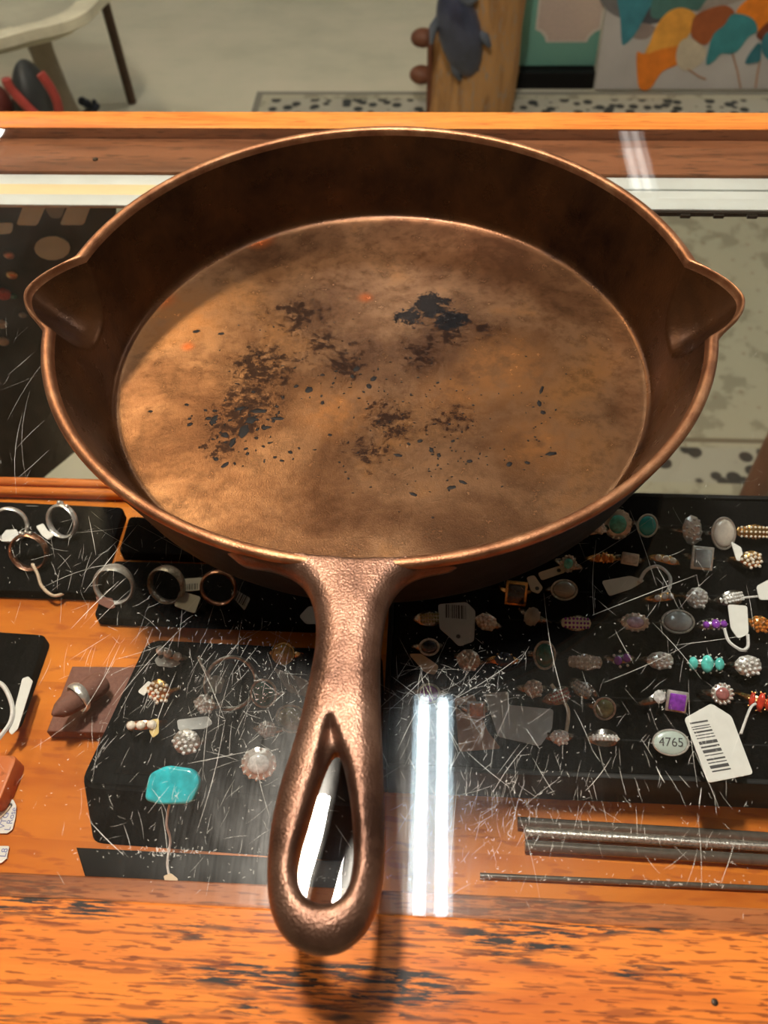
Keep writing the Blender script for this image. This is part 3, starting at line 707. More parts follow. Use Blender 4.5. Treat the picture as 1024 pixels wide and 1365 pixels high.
def ring(px, py, style, metal, stone, a, b, label, tilt=25, rz=0, z=TZ, base='r', stone2=None, group=GR):
    p = at(px, py, z+.009)
    t = thing('ring', label, 'ring', (p.x, p.y, G+z+.0008), (math.radians(tilt), 0, math.radians(rz)), group)
    # leaning towards the viewer moves the head, so bring the foot back under it
    t.location.y += math.sin(math.radians(tilt))*.009
    a *= .001; b *= .001
    obj('band', arc_band(BM(), .0088, .0013, .0008, head=1.7 if style != 'dome' else 3.2), M_band if metal in (si, sd) else metal, t)
    s = S[stone]; sb = BM(); st = BM(); Z = HEADZ
    if style == 'oval':
        ball(sb, (0, 0, Z-.0006), (a*.96, b*.96, .0012), 2); bezel(sb, a, b, Z); ball(st, (0, 0, Z+.0002), (a*.9, b*.9, .0022), 3)
    elif style == 'halo':
        ball(sb, (0, 0, Z-.0006), (a, b, .0014), 2)
        for i in range(14): q = 2*PI*i/14; ball(sb, (a*.92*math.cos(q), b*.92*math.sin(q), Z+.0004), .0008, 1)
        ball(st, (0, 0, Z+.0006), (a*.62, b*.62, .0019), 3)
    elif style == 'cluster':
        ball(sb, (0, 0, Z-.0006), (a, b, .0018), 2)
        for i in range(19):
            q = i*2.4; rr = math.sqrt(i/19); ball(st, (a*.95*rr*math.cos(q), b*.95*rr*math.sin(q), Z+.0012*(1-rr*rr)+.0002), .00095, 1)
    elif style == 'dome':
        for i in range(-4, 5): ball(sb, (a*i/4.6, 0, Z-.0001-.0030*(i/4)**2), (.0016, b*(1-.35*abs(i)/4), .0013), 1)
        for i in range(-3, 4):
            for k in (-1, 0, 1): ball(st, (a*i/3.8, k*b*.5, Z+.0009-.0028*(i/4)**2-abs(k)*.0002), .00075, 1)
    elif style == 'three':
        for i, f in ((-1, .75), (0, 1), (1, .75)):
            ball(st, (a*.68*i, 0, Z+.0004-.0013*abs(i)), (a*.34*f, b*f*.85, .0019), 2)
            for q in range(6): ball(sb, (a*.68*i+a*.36*f*math.cos(q*PI/3), b*f*.95*math.sin(q*PI/3), Z-.0002-.0013*abs(i)), .0006, 1)
    elif style == 'square':
        bx(sb, -a, a, -b, b, Z-.0016, Z+.0002, .0005); bx(st, -a*.78, a*.78, -b*.78, b*.78, Z+.0002, Z+.0017, .0006)
    elif style == 'solitaire':
        facet(st, a, b, Z+.0004, .0013)
        for q in range(4): tube(sb, [(a*.3*math.cos(q*PI/2+.78), b*.3*math.sin(q*PI/2+.78), Z-.0022), (a*math.cos(q*PI/2+.78), b*math.sin(q*PI/2+.78), Z+.0008)], .0004, 5)
        ball(sb, (a*1.25, 0, Z-.0012), .0009, 1); ball(sb, (-a*1.25, 0, Z-.0012), .0009, 1)
    elif style == 'pair':
        for i in (-1, 1): ball(st, (a*.5*i, b*.2*i, Z+.0006), (a*.5, b*.6, .0017), 2)
        for i in range(7): ball(sb, (a*math.cos(i*.9), b*math.sin(i*.9), Z-.0004), .0008, 1)
    elif style == 'cabpearls':
        for i in (-1, 0, 1): ball(st, (a*.75*i, 0, Z+.0006-.0012*abs(i)), a*.36, 2)
        tube(sb, [(a*q/6, 0, Z-.0012-.003*(q/6)**2) for q in range(-6, 7)], .0006, 6)
    elif style == 'plate':
        ball(sb, (0, 0, Z-.0004), (a, b, .0011), 2); bezel(sb, a, b, Z+.0003, .0004); ball(st, (0, 0, Z), (a*.92, b*.92, .0010), 3)
    obj('setting', sb, metal, t); so = obj('stone', st, s, t)
    if stone2:
        b2 = BM()
        for i in (-1, 1): ball(b2, (a*.9*i, b*.3, Z), (a*.22, b*.4, .0012), 2)
        obj('side_stone', b2, S[stone2], t)
    return t, so
def hoop(px, py, metal, R, label, z=-.112, tilt=55, rz=0, w=.0016, head=None, wide=1.0):
    p = at(px, py, z+R*math.sin(math.radians(tilt))*.9)
    t = thing('ring', label, 'ring', (p.x, p.y, G+z+.0008+R*math.sin(math.radians(tilt))), (0, 0, math.radians(rz)), 'hoop rings lying on the black pads')
    w *= 1.35; bm = BM(); n = 40; T = math.radians(tilt)
    rings = []
    for i in range(n):
        q = 2*PI*i/n; nr = Vector((math.cos(q), math.sin(q)*math.cos(T), math.sin(q)*math.sin(T))); ax = Vector((0, -math.sin(T), math.cos(T)))
        ww = w*(1+(wide-1)*max(0, math.sin(q))**2)
        rings.append([bm.verts.new(nr*R+nr*.0010*math.cos(2*PI*j/8)+ax*ww*math.sin(2*PI*j/8)) for j in range(8)])
    for i in range(n):
        A, B = rings[i], rings[(i+1) % n]
        for j in range(8): bm.faces.new((A[j], A[(j+1) % 8], B[(j+1) % 8], B[j]))
    bmesh.ops.recalc_face_normals(bm, faces=bm.faces); obj('band', bm, metal, t)
    if head:
        hb = BM(); c = Vector((0, R*math.cos(T), R*math.sin(T)))
        for i in range(6): ball(hb, c+Vector((rnd.uniform(-.004, .004), rnd.uniform(-.001, .001), rnd.uniform(-.001, .0018))), .0014, 2)
        obj('setting', hb, head, t)
    return t
def ptag(L, z, m, label, bars=None, hole=None, string=None, sm=M_string, sw=.0005, text=None, tm=None, group='price tags on the rings'):
    P = [at(x, y, z) for x, y in L]; c = sum(P, Vector())/len(P)
    Q = roundpoly([(p.x-c.x, p.y-c.y) for p in P], min(.0016, .3*min((P[i]-P[i-1]).length for i in range(len(P)))))
    o = obj('price_tag', prism(BM(), Q, 0, .0004), m, loc=(c.x, c.y, G+z)); tag(o, label, 'price tag', group)
    if bars:                              # quad in pixels: (x,y) start, (x,y) end of the stack; half-length vector
        (ax, ay), (bx_, by), (ux, uy), n = bars; bm = BM(); rr = random.Random(int(ax*7+ay))
        t = 0.0
        A, B, U = at(ax, ay, z)-c, at(bx_, by, z)-c, at(ax+ux, ay+uy, z)-at(ax, ay, z)
        while t < 1:
            w = rr.choice((.25, .45, .8))/n; g = rr.choice((.35, .5, .7))/n
            p, q = A.lerp(B, t), A.lerp(B, min(1, t+w)); zz = .00045
            bm.faces.new([bm.verts.new((v.x, v.y, zz)) for v in (p-U, p+U, q+U, q-U)]); t += w+g
        obj('barcode', bm, M_ink, o, smooth=False)
    if hole:
        p = at(*hole, z)-c; obj('eyelet', lathe(BM(), [(.0011, .0004), (.0011, .0006)], 14, (p.x, p.y, 0)), M_ink, o)
    if string:
        pts = smooth_pts([at(s[0], s[1], s[2] if len(s) > 2 else z+.001)-c for s in string], 6, closed=False)
        obj('string', tube(BM(), pts, sw, 6), sm, o)
    if text:
        for body, (tx, ty), size, ang in text:
            p = at(tx, ty, z)-c; letters('handwriting', body, size, tm or M_ink, o, (p.x, p.y, .00048), ang)
    return o
si, sd, go = M_silver, M_silverd, M_gold
R = [
 # back row
 (826,697,'halo',si,'turq',7.6,8.4,'silver ring with big round turquoise, first of the back row beside the skillet',40,-8),
 (796,706,'cluster',si,'cryst',3,3,'small silver ring peeking out at the skillet edge, back row',25,20),
 (866,700,'oval',si,'turqb',5.0,6.0,'silver ring with a blue turquoise oval, second stone from the skillet',35,-12),
 (920,704,'cluster',si,'cryst',5.6,8.4,'tall oval crystal cluster ring in the back row',45,12),
 (962,708,'oval',si,'pearl',6.4,8.6,'tall white oval ring with a tag string, back row',45,10),
 (1006,708,'dome',go,'pearl',8.5,5,'cream pearly domed ring at the right end of the back row',35,0),
 # second row
 (806,744,'three',go,'amber',5,3,'small gold ring with an amber stone',25,0),
 (842,745,'square',si,'cryst',4.5,3.2,'small silver ring with a square whitish top beside the amber ring',30,-10),
 (890,746,'cabpearls',go,'pearl',5,3,'thin gold ring with a pale stone in the second row',25,-15),
 (938,742,'square',si,'grey',5.6,6.2,'silver ring with a grey rectangular face below the oval crystal cluster',40,-5),
 (1002,745,'cluster',go,'pearl',6,5,'cream stone cluster ring below the pearly domed ring',35,0),
 (690,788,'square',go,'dark',5.6,6.4,'gold framed ring with a dark blue square stone under the skillet rim',45,-5),
 (752,786,'oval',sd,'grey',6.4,5,'clear grey stone ring below the tan tag',30,0),
 (762,752,'halo',sd,'turq',4,4.6,'small greenish ring touching the skillet edge, above the grey stone ring',30,-20),
 # third row
 (883,796,'cabpearls',go,'cryst',4.5,3,'gold ring tied to the hooked white tag',25,10),
 (932,796,'cluster',si,'cryst',5.5,5.5,'silver crystal cluster ring with a white square cap',35,-10),
 (975,797,'dome',si,'cryst',6,3.4,'silver ring with a low triangular front, third row',25,15),
 (572,824,'dome',sd,'olive',5.5,3.5,'dull olive ring just right of the handle',25,5),
 (652,830,'cluster',sd,'cryst',5.6,4.4,'greyish crystal ring right of the big barcode tag',25,-20),
 (716,822,'solitaire',sd,'grey',4,5,'grey leaf shaped ring in the middle of the third row',35,-25),
 (769,830,'dome',si,'amet',7,4.2,'silver domed ring with a purple stone on top, near the grey leaf ring',30,0),
 (847,829,'halo',si,'lav',7,4.6,'pale lavender cluster ring in the third row',30,-3),
 (903,829,'oval',sd,'grey',7.8,5.6,'large clear grey oval ring beside the lavender one',25,0),
 (952,833,'three',si,'amet',6.5,3,'flat silver ring with small purple stones beside the looped tag',20,5),
 (1016,832,'cluster',go,'amber',5,4.4,'gold ring at the right edge in the third row',30,-15),
 # fourth row
 (571,862,'oval',sd,'dark',4.6,3.8,'small ring with a dark blue stone above the tan tag',30,5),
 (628,880,'cluster',sd,'cryst',5.8,5.4,'dark silver ring with scattered bright crystals below the big barcode tag',30,-15),
 (672,880,'solitaire',go,'dark',4.8,3.6,'gold ring with a black clear stone in the fourth row',20,0),
 (726,872,'oval',sd,'green',5.0,6.6,'dark upright oval ring with a green glint',35,0),
 (781,882,'dome',sd,'cryst',8,4.6,'wide crystal domed ring in the middle of the fourth row',30,0),
 (829,878,'pair',si,'amet',4.2,3.8,'ring with two bright purple stones',30,0),
 (880,880,'cluster',si,'cryst',6.6,4.4,'silver crystal ring with one purple stone at its left',30,0),
 (942,884,'three',si,'turq',9.2,5.2,'wide ring with three green turquoise stones',32,0),
 (997,887,'cluster',si,'cryst',6.6,5.2,'silver cluster ring with a blue stone on top, right edge',30,0),
 # fifth row
 (572,924,'oval',sd,'amet',5,4.4,'dark purple stone ring beside the strip of reflected light',30,0),
 (711,918,'cluster',sd,'cryst',4.6,4.4,'small dull crystal ring right of the grey tag',25,0),
 (742,928,'dome',sd,'pink',5.4,3.6,'dull pinkish ring at the top of the brown string',25,25),
 (783,920,'dome',sd,'grey',5.4,3.8,'grey curved ring right of the brown string',25,-35),
 (806,942,'oval',sd,'olive',4.8,5.0,'round grey green stone ring in the fifth row',40,0),
 (872,930,'solitaire',sd,'cryst',3.2,3.2,'thin silver ring beside the white square ring',25,30),
 (905,933,'square',si,'amet',4.8,5.0,'white square framed ring with a violet centre stone',40,-8),
 (962,924,'halo',si,'pink',5.2,5.0,'pink stone ring above the long barcode tag',30,0),
 (1019,934,'three',go,'red',5.4,5.4,'cream ring with a red stone at the right edge',40,-15),
 (635,945,'square',sd,'amber',4.2,3.8,'small ring half hidden behind the reflected ceiling tubes',30,0),
 (746,982,'cluster',si,'cryst',4.4,3.6,'small sparkling ring with a blue speck below the grey tag',30,0),
 (806,984,'dome',si,'cryst',6.6,1.8,'thin silver band with tiny crystals left of the numbered plate',18,0),
]
for r_ in R: ring(*r_)
t, so = ring(893, 990, 'plate', si, 'mint', 8.0, 5.6, 'oval pale ring engraved with the number 4765', 22, 0)
letters('engraved_number', '4765', .0056, M_ink, so, (0, 0, HEADZ+.00095), 0, .00008)
# rings in the front-left block
ring(378, 872, 'oval', go, 'yellow', 5.4, 5.0, 'gold ring with a round yellow stone beside the handle neck', 25, 0)
ring(355, 922, 'oval', sd, 'green', 6.2, 6.6, 'dark green oval stone ring in the left block', 40, -10)
ring(393, 958, 'oval', sd, 'olive', 7.5, 6.0, 'large olive stone ring tight against the handle', 30, -15)
ring(212, 920, 'cluster', go, 'pearl', 5.8, 6.2, 'gold cluster ring with pearls and one ruby', 40, 0)
ring(229, 872, 'cabpearls', si, 'cryst', 6.4, 3, 'silver ring with a curled top behind a small white tag', 25, -18)
ring(188, 966, 'cabpearls', M_copper, 'pearl', 6.4, 3.6, 'rose gold ring with three grey pearls', 30, 5)
ring(276, 938, 'cluster', si, 'cryst', 5.2, 4.6, 'open silver ring with a crystal bow above the grey tag', 30, -10)
ring(249, 988, 'cluster', sd, 'cryst', 6.6, 6.0, 'brownish domed ring with gold and crystal stones above the turquoise', 30, 0)
ring(342, 1016, 'halo', si, 'cryst', 8.2, 7.6, 'large hazy crystal flower ring between turquoise and handle', 38, 10)
ring(356, 972, 'cluster', sd, 'cryst', 4.6, 3.8, 'small dim crystal ring behind the flower ring', 25, 0)
bm = BM(); rp = at(217, 910, TZ+.0125); ball(bm, (0, 0, 0), .0017, 3); 
# big turquoise
t, so = ring(232, 1046, 'oval', si, 'turqb', 1, 1, 'huge bright turquoise slab ring at the front of the left block', 24, 0)
for ch_ in list(t.children):
    if ch_.name.startswith(('setting', 'stone')): bpy.data.objects.remove(ch_)
out_t = roundpoly([(-.0118, -.0070), (-.0108, .0045), (-.003, .0085), (.0095, .0072), (.0128, .0015), (.0095, -.0075), (-.004, -.0085)], .0028)
tb = prism(BM(), out_t, HEADZ-.001, HEADZ+.0030, .0016, 4); obj('stone', tb, S['turqb'], t)
obj('setting', prism(BM(), [(x*.8, y*.8) for x, y in out_t], HEADZ-.0022, HEADZ-.0011), si, t)
# hoops on the pads
hoop(14, 702, si, .0102, 'silver hoop ring with a wired white tag at the left edge', rz=10)
hoop(84, 697, si, .0098, 'silver ring with a raised crystal head on the upper left pad', rz=-20, head=si)
hoop(40, 738, M_copper, .0105, 'dark copper ring with a curled silver top below the tagged hoop', rz=0, head=sd, w=.0022)
hoop(153, 782, si, .0108, 'wide silver ring with a broad flat top on the long pad', rz=0, wide=2.4)
hoop(223, 782, sd, .0102, 'ridged silver hoop with two white tags', rz=-15, wide=1.5, w=.0021)
hoop(292, 786, M_copper, .0096, 'thin rose gold hoop with a barcode tag beneath the skillet', rz=0)
# big grey-silver hoop with hanging wire in the block
hoop(308, 912, sd, .0125, 'wide grey silver hoop lying on the left foam block', z=TZ, tilt=22, rz=0, w=.0011)
# tags
PT = -.086
ptag([(584,806),(622,803),(634,815),(632,855),(612,862),(600,850),(586,838)], TZ+.010, M_tagg, 'big grey barcode tag hanging below the skillet beside the handle', ((594,815),(622,817),(0,9),9), (611,849))
ptag([(912,958),(948,938),(975,955),(1004,1032),(944,1044)], TZ+.014, M_tag, 'long white barcode tag lying folded at the front right', ((931,962),(962,1028),(12,-2),13), None, [(988,978),(1000,945),(1008,938)], M_stringw, .0006)
ptag([(802,775),(840,768),(860,774),(842,785),(812,795)], TZ+.008, M_tag, 'white paddle tag with a hooked loop in the third row', None, None, [(852,776),(862,760),(878,755),(893,768),(892,785),(884,792)], M_stringw, .0009)
ptag([(970,806),(996,808),(998,845),(984,852),(974,838)], TZ+.010, M_tag, 'white tag with a loop below it near the right edge', None, None, [(966,838),(972,855),(988,866),(997,862),(997,846)], M_stringw, .0008)
ptag([(646,925),(678,922),(678,940),(738,946),(736,972),(720,995),(664,982)], PT+.004, M_tagg, 'large blank grey tag right of the reflected tubes')
ptag([(606,932),(632,926),(650,975),(668,998),(612,1002)], PT, M_tagb, 'brown card tag partly hidden by the reflected tubes')
ptag([(545,872),(562,872),(585,888),(580,900),(566,896)], PT+.003, M_tagt, 'tan tag right of the handle in the fourth row')
ptag([(717,764),(748,754),(754,763),(722,774)], PT+.004, M_tagt, 'flat tan tag with a hole under the skillet front', None, (745,761))
ptag([(702,770),(712,767),(724,784),(718,792),(708,788)], PT+.004, M_tagt, 'small leaning tan tag beside the dark square ring', None, (716,785))
ptag([(974,722),(988,730),(992,748),(982,748)], PT+.004, M_tag, 'narrow white tag hanging from the tall oval ring')
ptag([(1008,782),(1030,770),(1032,800),(1012,800)], PT+.004, M_tag, 'white tag cut off by the right edge', None, None, [(970,801),(990,797),(1010,795)], M_stringw, .0006)
ptag([(128,0+920),(0,0),(0,0)] if False else [(184,922),(198,908),(204,912),(192,928)], PT+.002, M_tag, 'tiny white tag beside the ruby cluster ring')
ptag([(206,880),(216,870),(242,884),(230,890),(210,888)], PT+.004, M_tagg, 'small grey tag in front of the curled ring, back of the left block', None, (215,876))
ptag([(236,960),(278,955),(284,965),(272,972),(238,974)], PT+.004, M_tagg, 'flat grey tag above the brownish domed ring')
ptag([(276,905),(288,900),(300,905),(294,925),(276,922)], PT+.004, M_tagg, 'grey tag wired to the wide silver hoop', None, None, [(282,905),(272,892),(264,876)], M_stringw, .0006)
ptag([(201,960),(212,958),(212,978),(204,984),(199,975)], PT+.004, M_tagy, 'small yellow tag beside the three pearl ring')
ptag([(364,890),(412,908),(410,930),(384,922)], PT+.006, M_tagg, 'pale tag with frayed lines beside the handle', ((374,898),(396,912),(6,12),8))
ptag([(2,715),(8,707),(22,706),(28,716),(24,722),(4,722)], -.107, M_tag, 'white octagonal tag on the left edge hoop')
ptag([(48,702),(58,698),(64,708),(74,712),(64,720),(56,714)], -.108, M_tag, 'white folded tag beside the crystal head ring')
ptag([(244,772),(272,770),(268,787),(246,789)], -.107, M_tagg, 'upper barcode tag on the ridged hoop', ((248,783),(264,782),(0,-4),7))
ptag([(240,788),(268,796),(260,818),(232,808)], -.106, M_tagg, 'lower blank tag on the ridged hoop')
ptag([(308,793),(314,786),(334,798),(326,814)], -.107, M_tagg, 'barcode tag on the rose gold hoop', ((315,794),(329,803),(-3,6),6))
ptag([(399,822),(412,808),(430,812),(424,832),(408,832)], -.106, M_tagg, 'pale tag emerging from behind the handle neck')
ptag([(128,795),(150,798),(154,810),(146,812),(130,804)], -.108, M_leather, 'short brown tag under the wide silver ring')
ptag([(-6,1078),(6,1072),(12,1066),(18,1066),(22,1074),(21,1090),(17,1106),(10,1111),(-8,1111)], DZ+.001, M_tag, 'white handwritten tag with a tied string on the shelf at left edge', None, (14,1074), [(14,1074),(8,1082),(-4,1094)], M_tagt, .0004, [('L Rose', (15,1092), .0040, PI/2), ('VTG', (6,1094), .0040, PI/2)], M_inkb)
ptag([(-10,1128),(13,1128),(9,1145),(2,1151),(-10,1151)], DZ+.001, M_tag, 'second handwritten tag, below the first at the left edge', None, None, None, M_string, .0005, [('L8', (6,1137), .0042, PI/2)], M_inkb)
# loose strings
def cord(pts, r, m, label, name='string'):
    P = [at(*p) for p in pts]; c = P[0].copy()
    return tag(obj(name, tube(BM(), smooth_pts([p-c for p in P], 6, closed=False), r, 6), m, loc=c), label, 'string', 'loose strings in the case')
cord([(43,752,-.108),(50,765,-.108),(56,782,-.111),(72,794,-.112),(92,788,-.116)], .0009, M_string, 'doubled tan string trailing off the upper left pad')
cord([(226,1072,TZ+.003),(222,1098,-.095),(227,1120,-.105),(223,1150,-.113),(226,1168,-.115)], .0006, M_stringw, 'thin white string hanging down from the big turquoise')
cord([(735,912,-.082),(748,930,-.084),(757,945,-.084),(757,962,-.085),(753,984,-.086)], .0009, M_string, 'brown forked string in the middle of the ring tray')
ptag([(218,1168),(228,1164),(238,1172),(234,1180),(222,1180)], -.1145, M_tagt, 'small tan tag at the end of the turquoise ring string')
# white looped strip at left
o = ptag([(12,976),(30,905),(38,902),(44,908),(24,972),(16,980)], -.106, M_tag, 'long white plastic strip tag curling off the left pad', None, None, [(-12,905),(5,915),(16,940),(14,962),(-2,985)], M_stringw, .0012)
# brown leather finger stand with ring
st = thing('ring_stand', 'brown leather finger stand on a square base at left', 'ring stand', tuple(at(112, 935, DZ2)))
c = at(112, 935, DZ2)
Lb = [(96, 888), (182, 889), (143, 977), (62, 975)]
obj('base', prism(BM(), [((at(x, y, DZ+.008)-c).x, (at(x, y, DZ+.008)-c).y) for x, y in Lb], 0, .008, .0008), M_leather, st)
pA = at(70, 953, -.094)-c; pB = at(138, 908, -.104)-c
pts = [pB.lerp(pA, t) for t in np.linspace(0, 1, 9)]
obj('finger', tube(BM(), pts, [.0050, .0064, .0064, .0062, .0060, .0058, .0054, .0040, .0010], 16), M_leather, st)
t = thing('ring', 'polished silver band worn on the brown leather finger stand', 'ring', tuple(at(106, 924, -.091)))
d = (pA-pB).normalized(); cc = pB.lerp(pA, .50)+c-Vector(at(106, 924, -.091))
sx = d.cross(Vector((0, 0, 1))).normalized(); sy = sx.cross(d)
bm = BM(); rings = []
for i in range(36):
    q = 2*PI*i/36; nr = sx*math.cos(q)+sy*math.sin(q); ww = .0012+.0014*max(0, math.sin(q))
    rings.append([bm.verts.new(cc+nr*(.0074+.0007*math.cos(2*PI*j/8))+d*ww*math.sin(2*PI*j/8)) for j in range(8)])
for i in range(36):
    A, B = rings[i], rings[(i+1) % 36]
    for j in range(8): bm.faces.new((A[j], A[(j+1) % 8], B[(j+1) % 8], B[j]))
bmesh.ops.recalc_face_normals(bm, faces=bm.faces); obj('band', bm, M_silver, t)
padz('leather_box', [(-60, 1008), (24, 1006), (-2, 1072), (-90, 1078)], -.108, DZ2, -.108, wood('box_tan', (.60, .17, .05), (.45, .11, .03), (.3, .07, .02), (20, 20, 20), .5), 'orange tan box at the left edge of the shelf', 'box')
# clear rods at right front
for (x0, y0, x1, y1, r, z, m, lab) in ((690, 1096, 1060, 1119, .0026, -.1166, M_rod, 'upper clear rod'), (700, 1109, 1060, 1131, .0022, -.1168, M_silverd, 'middle clear rod, between two others'), (700, 1127, 1060, 1149, .0026, -.1166, M_rod, 'lower clear rod, nearest of the three'), (640, 1167, 1060, 1186, .0013, -.1183, M_rod, 'thin dark rod closest to the front rail')):
    A, B = at(x0, y0, z), at(x1, y1, z); B = A+(B-A)*1.9; c = A.copy()
    bm = tube(BM(), [A-c, B-c], r, 12)
    o = obj('display_rod', bm, m, loc=c); tag(o, lab+' lying on the shelf at the lower right', 'rod', 'rods on the shelf at the lower right')

# ------------------------------------------------------------------ dark card board behind the back glass at left, with jewellery cards
YBd = .5475
M_bd = plain('dark_board', (.040, .030, .020), .8, nscale=25, namt=.8)
bm = BM(); pts = [(-.66, -.020), (-.222, -.020), (-.31, -.292), (-.425, -.395), (-.66, -.395)]
a = [bm.verts.new((x, 0, z)) for x, z in pts]; b = [bm.verts.new((x, .005, z)) for x, z in pts]
bm.faces.new(a); bm.faces.new(b[::-1])
for i in range(5): bm.faces.new((a[i], b[i], b[(i+1) % 5], a[(i+1) % 5]))
bmesh.ops.recalc_face_normals(bm, faces=bm.faces)
tag(obj('display_board', bm, M_bd, loc=(0, YBd, G), smooth=False), 'dark brown upright board with jewellery cards inside the case at left', 'display board')
def card(L, m, label, rnd_=.003, cat='jewellery card', name='jewellery_card'):
    P = [onY(x, y, YBd-.002) for x, y in L]; c = sum(P, Vector())/len(P)
    Q = roundpoly([(p.x-c.x, p.z-c.z) for p in P], rnd_); bm = prism(BM(), Q, 0, .001)
    for v in bm.verts: v.co = Vector((v.co.x, -v.co.z, v.co.y))
    bmesh.ops.recalc_face_normals(bm, faces=bm.faces)
    return tag(obj(name, bm, m, loc=c, smooth=False), label, cat, 'cards on the dark board')
M_card = plain('card_white', (.72, .95, .95), .6, nscale=60, namt=.12)
card([(22,299),(32,272),(62,273),(50,300)], M_card, 'left of the two square pale cards below the white channel')
card([(80,299),(92,271),(122,272),(112,299)], M_card, 'right of the two square pale cards below the white channel')
card([(60,276),(66,266),(90,266),(82,290),(68,290)], plain('card_dim', (.30, .32, .29), .7), 'dim grey card between the two square pale cards')
card([(-5,312),(-2,296),(18,296),(16,310)], M_card, 'pale card cut off at the left edge')
card([(46+24*math.cos(q)+24, 330+16*math.sin(q)) for q in np.linspace(0, 2*PI, 14, endpoint=False)], M_card, 'round pale card below the two square cards', .001)
for (x, y, r, m, lab) in ((4, 392, 8, S['red'], 'red bead on the dark board'), (16, 366, 6, M_gold, 'brass bead on the dark board'), (18, 395, 4, S['green'], 'green bead on the dark board'), (2, 432, 6, S['cryst'], 'pale bead on the dark board at left edge'), (4, 455, 6, S['pearl'], 'lower pearly bead on the dark board'), (12, 340, 5, M_copper, 'copper bead on the dark board'), (30, 420, 4, S['grey'], 'grey bead on the dark board')):
    p = onY(x, y, YBd-.006); k = r/FPX*.62*1.6
    bm = BM(); ball(bm, (0, 0, 0), (k, k*.6, k*.8), 2); tag(obj('bead', bm, m, loc=p), lab, 'bead', 'beads on the dark board')

# ------------------------------------------------------------------ beyond the counter
def ray_floor(px, py): return at(px, py, -G)
# driftwood stump with turtle
M_drift = wood('driftwood', (.46, .25, .10), (.22, .11, .05), (.30, .28, .25), (24, 24, 3.5), .7, coat=0)
M_turtle = plain('turtle_navy', (.045, .055, .10), .35, nscale=12, namt=.5, coat=.5)
M_flip = plain('turtle_flipper', (.10, .12, .16), .45, nscale=14, namt=.5)
M_rust = plain('rust_brown', (.16, .055, .025), .6, nscale=20, namt=.3)
cs = at(626, 153, -G); cs.y += .035; D = cs.y
kx = lambda px, py: onY(px, py, D).x
stm = thing('driftwood_sculpture', 'carved driftwood stump with a navy sea turtle beyond the counter', 'sculpture', (cs.x, cs.y, .003))
rad = (onY(684, 120, D)-onY(572, 120, D)).x/2
cxo = lambda z: .04*z
bm = BM(); prof = [(rad*1.02, .0086), (rad*1.0, .1), (rad*.96, .2), (rad*.93, .3), (rad*.85, .42), (rad*.80, .5), (rad*.6, .56), (rad*.2, .585)]
lathe(bm, prof, 40, (0, 0, 0), lambda j, z: 1+.05*math.sin(j*.9+z*6)+.03*math.sin(j*2.2-z*9))
for v in bm.verts: v.co.x += .06*v.co.z
obj('stump', bm, M_drift, stm)
def rp_(px, py, dy): return onY(px, py, D-dy)-Vector((cs.x, cs.y, 0))
bm = BM(); c0 = rp_(613, 45, rad*.95); ball(bm, c0, (.056, .04, .118), 3, Matrix.Rotation(-.30, 3, 'Y').to_quaternion())
sh = obj('turtle_shell', bm, M_turtle, stm)
for (L, m_) in (([(588,20),(578,38),(575,60)], .012), ([(634,44),(646,52),(653,64)], .014), ([(604,86),(609,96),(613,108)], .014), ([(628,84),(635,90),(638,96)], .007), ([(606,-6),(624,0),(638,-4)], .022)):
    bm = BM(); pts = [rp_(x, y, rad*1.0) for x, y in L]; tube(bm, pts, [m_*.7, m_, m_*.4], 10, up=(0, 1, 0)); obj('flipper', bm, M_flip, stm)
for (x, y) in ((564, 52), (562, 101)):
    bm = BM(); p = rp_(x, y, rad*.1); ball(bm, p, (.034, .03, .024), 3); obj('bracket', bm, M_rust, stm)
bm = BM(); tube(bm, [rp_(574, 40, rad*.3), rp_(573, 100, rad*.3), rp_(572, 150, rad*.3)], .008, 8); obj('side_branch', bm, M_rust, stm)
# teal framed picture on a black plinth
YT = 2.625
M_teal = plain('teal_board', (.20, .47, .38), .6, nscale=3, namt=.08); M_mat = plain('beige_mat', (.58, .46, .39), .8, nscale=200, namt=.08); M_matd = plain('mat_edge', (.66, .60, .53), .7)
tp = thing('framed_picture', 'teal framed picture with a notched beige centre, behind the stump', 'picture', tuple(onY(745, 88, YT)))
o0 = onY(745, 88, YT)
hx0 = onY(676, 88, YT).x-o0.x; hx1 = onY(793, 88, YT).x-o0.x; ztop = .62
obj('teal_frame', bx(BM(), hx0, hx1, 0, .03, 0, ztop, .003), M_teal, tp)
def mat_poly(g):
    l = onY(712, 55, YT).x-o0.x+g; r = hx1+.0-g; b = onY(740, 56, YT).z-o0.z+g; tz = ztop-.08-g; n = .035
    return [(l, b+n), (l+n*.45, b+n*.8), (l+n*.8, b+n*.45), (l+n, b), (r-n, b), (r-n*.8, b+n*.45), (r-n*.45, b+n*.8), (r, b+n), (r, tz), (l, tz)]
for nm, g, d, m_ in (('mat_edge', 0, -.002, M_matd), ('beige_panel', .007, -.004, M_mat)):
    bm = prism(BM(), mat_poly(g), 0, .002 if g == 0 else .0019)
    for v in bm.verts: v.co = Vector((v.co.x, d+.002-v.co.z-(.0001 if g == 0 else .0), v.co.y))
    bmesh.ops.recalc_face_normals(bm, faces=bm.faces); obj(nm, bm, m_, tp, smooth=False)
zb = o0.z
tag(obj('plinth', bx(BM(), hx0, hx1, 0, .30, .0002, zb-.004, .002), M_blkpl, loc=(o0.x, YT-.035, 0), smooth=False), 'black low plinth under the teal picture', 'plinth')
